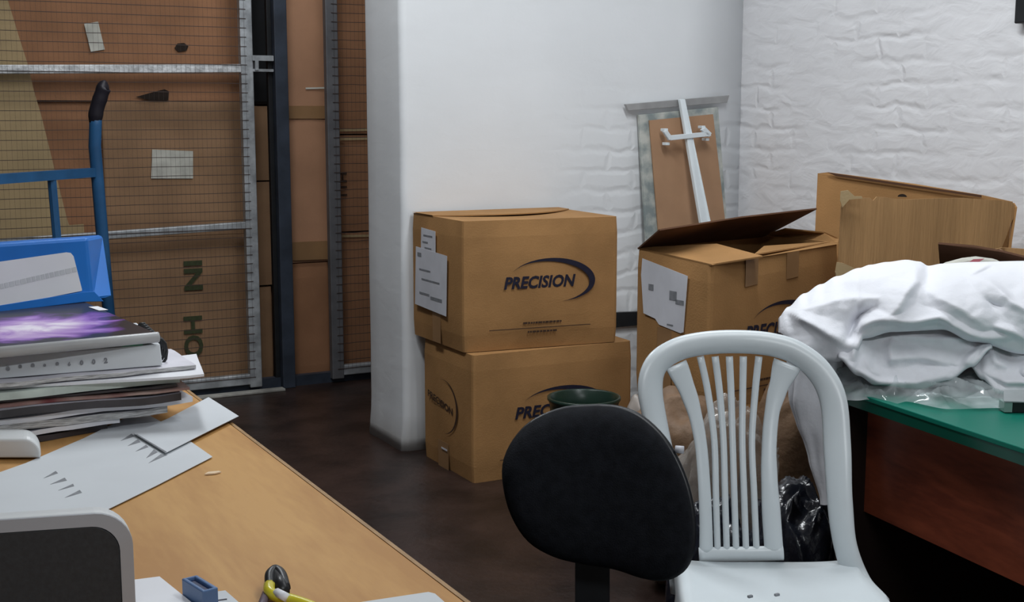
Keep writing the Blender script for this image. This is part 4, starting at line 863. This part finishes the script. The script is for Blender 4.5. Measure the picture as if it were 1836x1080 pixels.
a = MB(); a.hexa([G(.07, .03, .44), G(.07, 1.32, .44), G(.09, 1.32, .44), G(.09, .03, .44), G(.07, .03, GT - .033), G(.07, 1.32, GT - .033), G(.09, 1.32, GT - .033), G(.09, .03, GT - .033)]); a.build('front_panel', M_mahog, tg)
a = MB(); a.hexa([G(.60, .03, .03), G(.60, 1.32, .03), G(.62, 1.32, .03), G(.62, .03, .03), G(.60, .03, GT - .033), G(.60, 1.32, GT - .033), G(.62, 1.32, GT - .033), G(.62, .03, GT - .033)]); a.build('rear_panel', M_mahog, tg)
for v in (.03, 1.29):
    a = MB(); a.hexa([G(.02, v, 0), G(.02, v + .03, 0), G(.70, v + .03, 0), G(.70, v, 0), G(.02, v, GT - .033), G(.02, v + .03, GT - .033), G(.70, v + .03, GT - .033), G(.70, v, GT - .033)]); a.build('side_panel', mat('mahogany_in_shade', (.012, .006, .005, 1), .5), tg)  # near-black colour puts shade into the mahogany sides

# ================================================================== WHITE CLOTHES HEAP
def ridges(seed, n, box, wr, lr, ar, ang=None):
    rnd = random.Random(seed); R = []
    for _ in range(n):
        an = rnd.uniform(0, PI) if ang is None else rnd.gauss(ang, .55)
        R.append((rnd.uniform(box[0], box[1]), rnd.uniform(box[2], box[3]), math.cos(an), math.sin(an), rnd.uniform(*lr), rnd.uniform(*wr), rnd.uniform(*ar), rnd.choice((-1, 1)), rnd.uniform(-3, 3)))
    return R
def fold(R, x, y):
    h = 0; h2 = 0
    for cx_, cy_, c, s, L_, w_, a_, sg, cv in R:
        dx, dy = x - cx_, y - cy_; al = dx * c + dy * s; ac = (-dx * s + dy * c) * sg + cv * al * al
        if abs(al) > L_ * 1.6: continue
        k = max(0, 1 - (al / (L_ * 1.6)) ** 2) ** 2
        g = math.exp(-abs(ac) / w_) if ac < 0 else math.exp(-ac / (w_ * 3.2))
        v = a_ * k * g
        if v > h: h2 = h; h = v
        elif v > h2: h2 = v
    return h + .35 * h2
def pl_dist(x, y, pts):
    """distance to a polyline, side (+ right/below of its direction) and position along it 0..1"""
    best = (1e9, 1, 0); n = len(pts) - 1
    for i in range(n):
        (x0, y0), (x1, y1) = pts[i], pts[i + 1]; dx, dy = x1 - x0, y1 - y0; l2 = dx * dx + dy * dy
        t = ((x - x0) * dx + (y - y0) * dy) / l2; tc = max(0, min(1, t)); ex, ey = x - x0 - dx * tc, y - y0 - dy * tc; d = math.hypot(ex, ey)
        if d < best[0]: best = (d, 1 if dx * (y - y0) - dy * (x - x0) > 0 else -1, (i + tc) / n)
    return best
def relief(x, y, RL):
    h = 0; v = 0
    for pts, amp, wu, wd in RL:      # wu: width on the upper/left side, wd: on the lower/right side (pixels at the heap's distance)
        d, sd, s_ = pl_dist(x, y, pts); w_ = wd if sd > 0 else wu
        if d > w_ * 5: continue
        k = math.sin(PI * min(1, max(0, .06 + .88 * s_))) ** .6
        g = math.exp(-(math.sqrt(d * d + 3) - 1.7) / w_)
        if amp > 0: h = max(h, amp * k * g) + .25 * min(h, amp * k * g)
        else: v = min(v, amp * k * g)
    return h + v
def garment(name, label, x0, x1, top, bot, Df, Dc, RL, back, seed, nx=170, ny=100, left=0, th=.004):
    a = MB(); nb_ = 16 if back else 0
    wx = [noise.noise(Vector((i * .37, seed, 1))) * 3 for i in range(nx + 1)]
    def fn(u, v):
        px = lerp(x0, x1, u); pt_, pb_ = interp(px, top), interp(px, bot)
        tt = v * (ny + nb_) / ny; t = min(1, tt)
        py = lerp(pb_, pt_, math.sin(t * PI / 2) if back else t)
        c = (1 - math.cos(t * PI / 2)) if back else t
        D_ = lerp(interp(px, Df), interp(px, Dc), c)
        wn = noise.noise_vector(Vector((px * .012, py * .016, seed))) * 16
        h = relief(px + wn.x, py + wn.y, RL) + .006 * noise.noise(Vector((px * .018, py * .025, seed + 4))) + .0022 * noise.noise(Vector((px * .06, py * .08, seed + 7)))
        q = min((px - x0) / 45 if left else (px - x0) / 12, (pb_ - py) / 9, (x1 - px) / 12); q = max(0, min(1, q))
        D_ += (1 - math.sqrt(1 - (1 - q) ** 2)) * (.06 if left and (px - x0) < 45 else .016)
        fade = 1 if not back else min(1, (1 - t) * 6 + .25)
        p = at_d(px, py, D_ - h * fade)
        if tt > 1:
            e_ = (tt - 1) * ny / nb_; p += (HF + RT * ((px - CX) / F + (.10 if px < 1700 else 0) * (1 - min(1, (px - x0) / 200)))) * (.26 * math.sin(e_ * PI / 2)) - UP * ((p.z - GT - .03) * (1 - math.cos(e_ * PI / 2)))
        p.z = max(p.z, GT + .005) if px > 1495 else p.z
        return p
    a.grid(fn, nx, ny + nb_); o = a.build(name, M_cloth, smooth=True, solid=th); return single(o, label, 'clothing', 'white clothes heaped on the green desk')
RA = [([(1500, 505), (1560, 492), (1599, 486), (1642, 480)], .020, 10, 26),
      ([(1588, 566), (1606, 545), (1622, 520), (1640, 497), (1632, 478)], .045, 34, 9),
      ([(1561, 555), (1545, 572), (1519, 607)], -.040, 9, 9),
      ([(1408, 560), (1440, 580), (1479, 600), (1535, 622)], .035, 22, 12),
      ([(1425, 566), (1480, 548), (1539, 536), (1586, 528)], .024, 9, 24),
      ([(1655, 500), (1690, 528), (1730, 560), (1778, 584)], .040, 60, 22),
      ([(1545, 591), (1572, 576), (1600, 568), (1640, 573), (1678, 571), (1706, 590), (1770, 603), (1815, 612)], .034, 22, 5),
      ([(1744, 497), (1770, 508), (1798, 524), (1850, 556), (1900, 575)], .050, 4, 34),
      ([(1744, 497), (1780, 484), (1830, 474), (1880, 470)], .034, 14, 4),
      ([(1774, 578), (1808, 600), (1850, 622)], .030, 16, 6),
      ([(1760, 540), (1778, 548), (1796, 549)], -.016, 5, 5),
      ([(1470, 520), (1462, 545), (1440, 575)], .016, 7, 14),
      ([(1680, 482), (1668, 505), (1676, 530)], .018, 16, 7),
      ([(1850, 500), (1900, 530), (1960, 540)], .03, 20, 8), ([(1880, 600), (1930, 570), (1990, 560)], .03, 12, 20)]
garment('lab_coat', 'big crumpled white garment forming the main heap on the green desk', 1397, 2030,
        [(1397, 572), (1410, 556), (1440, 531), (1470, 514), (1500, 499), (1540, 484), (1560, 478), (1590, 473), (1625, 469), (1648, 472), (1664, 480), (1690, 476), (1745, 473), (1836, 471), (1950, 480), (2030, 540)],
        [(1397, 596), (1430, 630), (1470, 648), (1500, 648), (1535, 632), (1548, 606), (1600, 594), (1690, 590), (1745, 612), (1836, 634), (2030, 650)],
        [(1397, 2.70), (1460, 2.66), (1550, 2.65), (2030, 2.62)], [(1397, 2.78), (1460, 2.86), (1600, 2.93), (2030, 2.93)], RA, True, 3, left=1)
RB = [([(1513, 603), (1543, 621), (1537, 646)], .028, 8, 18), ([(1597, 612), (1594, 628), (1602, 645), (1650, 650), (1705, 655)], .020, 16, 5),
      ([(1600, 605), (1680, 606), (1740, 612), (1772, 617)], .018, 6, 14), ([(1545, 664), (1580, 680), (1640, 687), (1700, 672)], .020, 10, 5), ([(1560, 640), (1572, 662), (1590, 672)], .014, 5, 12),
      ([(1772, 620), (1752, 640), (1735, 655)], .02, 14, 5)]
garment('lab_coat', 'white cloth panel folded over the front of the heap, above the clear plastic', 1503, 1778,
        [(1503, 610), (1550, 584), (1690, 574), (1778, 600)], [(1503, 642), (1540, 673), (1570, 690), (1650, 697), (1700, 682), (1742, 657), (1778, 624)],
        [(1503, 2.625), (1778, 2.61)], [(1503, 2.70), (1778, 2.70)], RB, False, 8, nx=110, ny=50)
RC = [([(1772, 628), (1786, 650), (1806, 660)], .026, 7, 16), ([(1800, 622), (1850, 640), (1900, 640)], .02, 14, 6), ([(1770, 672), (1800, 690), (1850, 690), (1920, 690)], .02, 14, 5), ([(1850, 650), (1840, 670), (1860, 688)], .02, 12, 6)]
garment('lab_coat', 'white garment end spilling down at the right edge of the picture', 1736, 1985,
        [(1736, 640), (1770, 604), (1836, 610), (1985, 620)], [(1736, 652), (1762, 680), (1790, 705), (1836, 708), (1985, 716)],
        [(1736, 2.64), (1800, 2.575), (1985, 2.56)], [(1736, 2.70), (1985, 2.70)], RC, False, 12, nx=90, ny=50)
RG = [([(1500, 670), (1550, 690), (1600, 700)], .015, 10, 10), ([(1660, 690), (1720, 668), (1760, 660)], .015, 10, 10)]
M_cloth_keep = M_cloth; M_cloth = mat('grey_fabric', (.30, .30, .34, 1), .8, .05, 6, .1, 120, spec=.2)
o = garment('folded_cloth', 'grey folded cloth squeezed between the white clothes and the clear plastic', 1494, 1785, [(1494, 640), (1785, 640)], [(1494, 695), (1560, 705), (1650, 712), (1785, 700)], [(1494, 2.70), (1560, 2.69), (1785, 2.64)], [(1494, 2.76), (1785, 2.76)], RG, False, 15, nx=70, ny=30)
M_cloth = M_cloth_keep; o['group'] = 'white clothes heaped on the green desk'; del o['group']
# hanging sleeve off the desk end
a = MB()
def sl(u, v):
    an = u * 2 * PI; py = lerp(640, 905, v); pxc = interp(v, [(0, 1462), (.3, 1455), (.6, 1468), (1, 1478)]); wd = interp(v, [(0, .055), (.25, .048), (.45, .040), (.7, .024), (1, .008)])
    p = at_d(pxc, py, 2.72); rr = 1 + .22 * noise.noise(Vector((math.cos(an) * 2, math.sin(an) * 2, v * 2.2))) + .10 * math.sin(an * 5 + v * 4)
    return p + RT * math.cos(an) * wd * rr + HF * math.sin(an) * wd * .6 * rr
a.grid(sl, 48, 40); single(a.build('sleeve', M_cloth, smooth=True), 'white sleeve hanging down off the desk end behind the plastic chair', 'clothing', 'white clothes heaped on the green desk')
# plastic film beneath the clothes
def film(name, label, pxr, fr, bk, zf, seed, m=M_film, amp=.02, nx=90, ny=34):
    R = ridges(seed, 60, (pxr[0] / F - .5, pxr[1] / F, 2.2, 2.9), (.003, .009), (.03, .10), (.006, amp)); a = MB()
    R = ridges(seed, 60, ((pxr[0] - CX) / F * 2.7, (pxr[1] - CX) / F * 2.7, min(y for x, y in fr), max(y for x, y in bk)), (.003, .009), (.03, .10), (.006, amp))
    def fn(u, v):
        px = lerp(pxr[0], pxr[1], u); D_ = lerp(interp(px, fr), interp(px, bk), v); x = (px - CX) / F * 2.7
        k = min(1, min(v, 1 - v) * 6, min(u, 1 - u) * 10)
        p = CAM + RT * x + HF * D_; p.z = zf(px, D_) + fold(R, x, D_) * k; return p
    a.grid(fn, nx, ny); o = a.build(name, m, smooth=True); return single(o, label, 'bag', 'clear plastic bags')
film('plastic_bag', 'crinkled clear plastic bag squashed under the white clothes on the green desk', (1488, 1790), [(1488, 2.655), (1540, 2.60), (1590, 2.535), (1650, 2.465), (1740, 2.475), (1790, 2.53)], [(1488, 2.78), (1790, 2.74)], lambda px, D_: GT + .006 + interp(px, [(1490, -.045), (1550, -.022), (1600, 0)]) * max(0, min(1, (2.70 - D_) / .05)) + interp(D_, [(2.53, 0), (2.66, .022)]), 3)
# grey glassy object at the right frame edge
t = thing('glass_paperweight', 'small glassy grey block with black core on the green glass at the right edge', 'paperweight', at_z(1812, 745, GT))
c = at_z(1826, 742, GT + .001); a = MB(); c2 = c + HF * .02
a.box(c2 + UP * .011 - RT * .018, (.016, .03, .020), rot=-YAW); a.build('glass_side', mat('grey_green_glass', (.25, .36, .33, 1), .1, spec=.8), t, bevel=.001)
a = MB(); a.box(c2 + UP * .011 + RT * .006, (.030, .028, .019), rot=-YAW); a.build('core', M_black, t)
a = MB(); a.box(c2 + UP * .011 + RT * .030, (.018, .03, .020), rot=-YAW); a.build('glass_side', MATS['grey_green_glass'], t, bevel=.001)
a = MB(); P = [c2 - RT * .028 - HF * .016 + UP * .022, c2 + RT * .045 - HF * .016 + UP * .020, c2 + RT * .05 + HF * .03 + UP * .036, c2 - RT * .012 + HF * .03 + UP * .034]; a.slab(P, UP * .002); a.build('lid', mat('silver_lid', (.34, .37, .38, 1), .3), t)
# packet behind the clothes with a red print
a = MB(); P = [(1690, 482), (1705, 474), (1735, 466), (1760, 463), (1790, 467), (1810, 478), (1800, 500), (1700, 500)]
a.slab([at_d(x, y, 3.08) for x, y in P], HF * .05); t = thing('plastic_packet', 'white packet with a red print peeping out behind the white clothes', 'packet', at_d(1750, 490, 3.08)); a.build('wrapper', M_label_old, t, bevel=.01)
a = MB(); a.slab([at_d(x, y, 3.074) for x, y in ((1729, 476), (1745, 465), (1765, 464), (1750, 473), (1738, 478))], -HF * .001); a.build('red_print', mat('red_print', (.45, .12, .14, 1), .5), t)

# ================================================================== BAGS ON THE FLOOR BEHIND THE PLASTIC CHAIR
def blob(name, label, c, r, seed, m, cat='bag', amp=.22, sharp=.16, nu=96, nv=60, group=None, flat=0, z0=0.0):
    a = MB(); rnd = random.Random(seed)
    RD = []
    for _ in range(46):
        v = Vector((rnd.gauss(0, 1), rnd.gauss(0, 1), rnd.gauss(0, 1))).normalized(); w_ = Vector((rnd.gauss(0, 1), rnd.gauss(0, 1), rnd.gauss(0, 1))).normalized(); w_ = (w_ - v * w_.dot(v)).normalized(); RD.append((v, w_, v.cross(w_), rnd.uniform(.25, .7), rnd.uniform(.03, .08), rnd.uniform(.3, 1)))
    def fn(u, v):
        an = u * 2 * PI; ph = v * PI; d = Vector((math.cos(an) * math.sin(ph), math.sin(an) * math.sin(ph), -math.cos(ph)))
        h = 0
        for q, w_, x_, L_, wd, am in RD:
            if d.dot(q) < .3: continue
            al = d.dot(w_) / L_; ac = d.dot(x_) / wd
            if abs(al) < 1.5: h = max(h, am * math.exp(-al * al * 1.5) * math.exp(-abs(ac) * (1 if ac > 0 else .4)))
        k = 1 + amp * noise.noise(d * 1.7 + Vector((seed, 0, 0))) + sharp * h
        p = Vector((d.x * r[0] * k, d.y * r[1] * k, d.z * r[2] * k)); p = RT * p.x + HF * p.y + UP * p.z
        p = Vector(c) + p; p.z = max(p.z, z0 + .002); return p
    a.grid(fn, nu, nv); o = a.build(name, m, smooth=True); return single(o, label, cat, group)
c = at_d(1432, 930, 2.98); blob('rubbish_bag', 'shiny black bin bag on the floor behind the plastic chair', Vector((c.x, c.y, .19)), (.125, .11, .215), 4, M_bag, sharp=.22)
c = at_d(1278, 960, 3.0); blob('rubbish_bag', 'black bin bag seen through the lower slats of the plastic chair', Vector((c.x, c.y, .15)), (.10, .09, .20), 8, M_bag, sharp=.22)
c = at_d(1425, 790, 3.42); blob('paper_bag', 'crumpled brown paper bundle right of the plastic chair slats', Vector((c.x, c.y, .28)), (.15, .10, .30), 12, M_brpaper)
c = at_d(1215, 800, 3.45); blob('paper_bag', 'crumpled brown paper bundle left of the plastic chair slats', Vector((c.x, c.y, .27)), (.145, .14, .29), 17, M_brpaper, z0=0)
c = at_d(1300, 830, 3.22); blob('plastic_bag', 'clear crinkled plastic bag standing behind the slats of the plastic chair', Vector((c.x, c.y, .26)), (.13, .07, .27), 21, M_filmbr, group='clear plastic bags', sharp=.30)
c = at_d(1148, 725, 3.95); blob('plastic_bag', 'greyish plastic bag between the waste bin and the plastic chair', Vector((c.x, c.y, .20)), (.07, .09, .21), 27, mat('greyish_plastic', (.34, .30, .27, 1), .35, .15, 12, spec=.5), group='clear plastic bags')
for o in COL.objects:
    if '_s' in o: del o['_s']
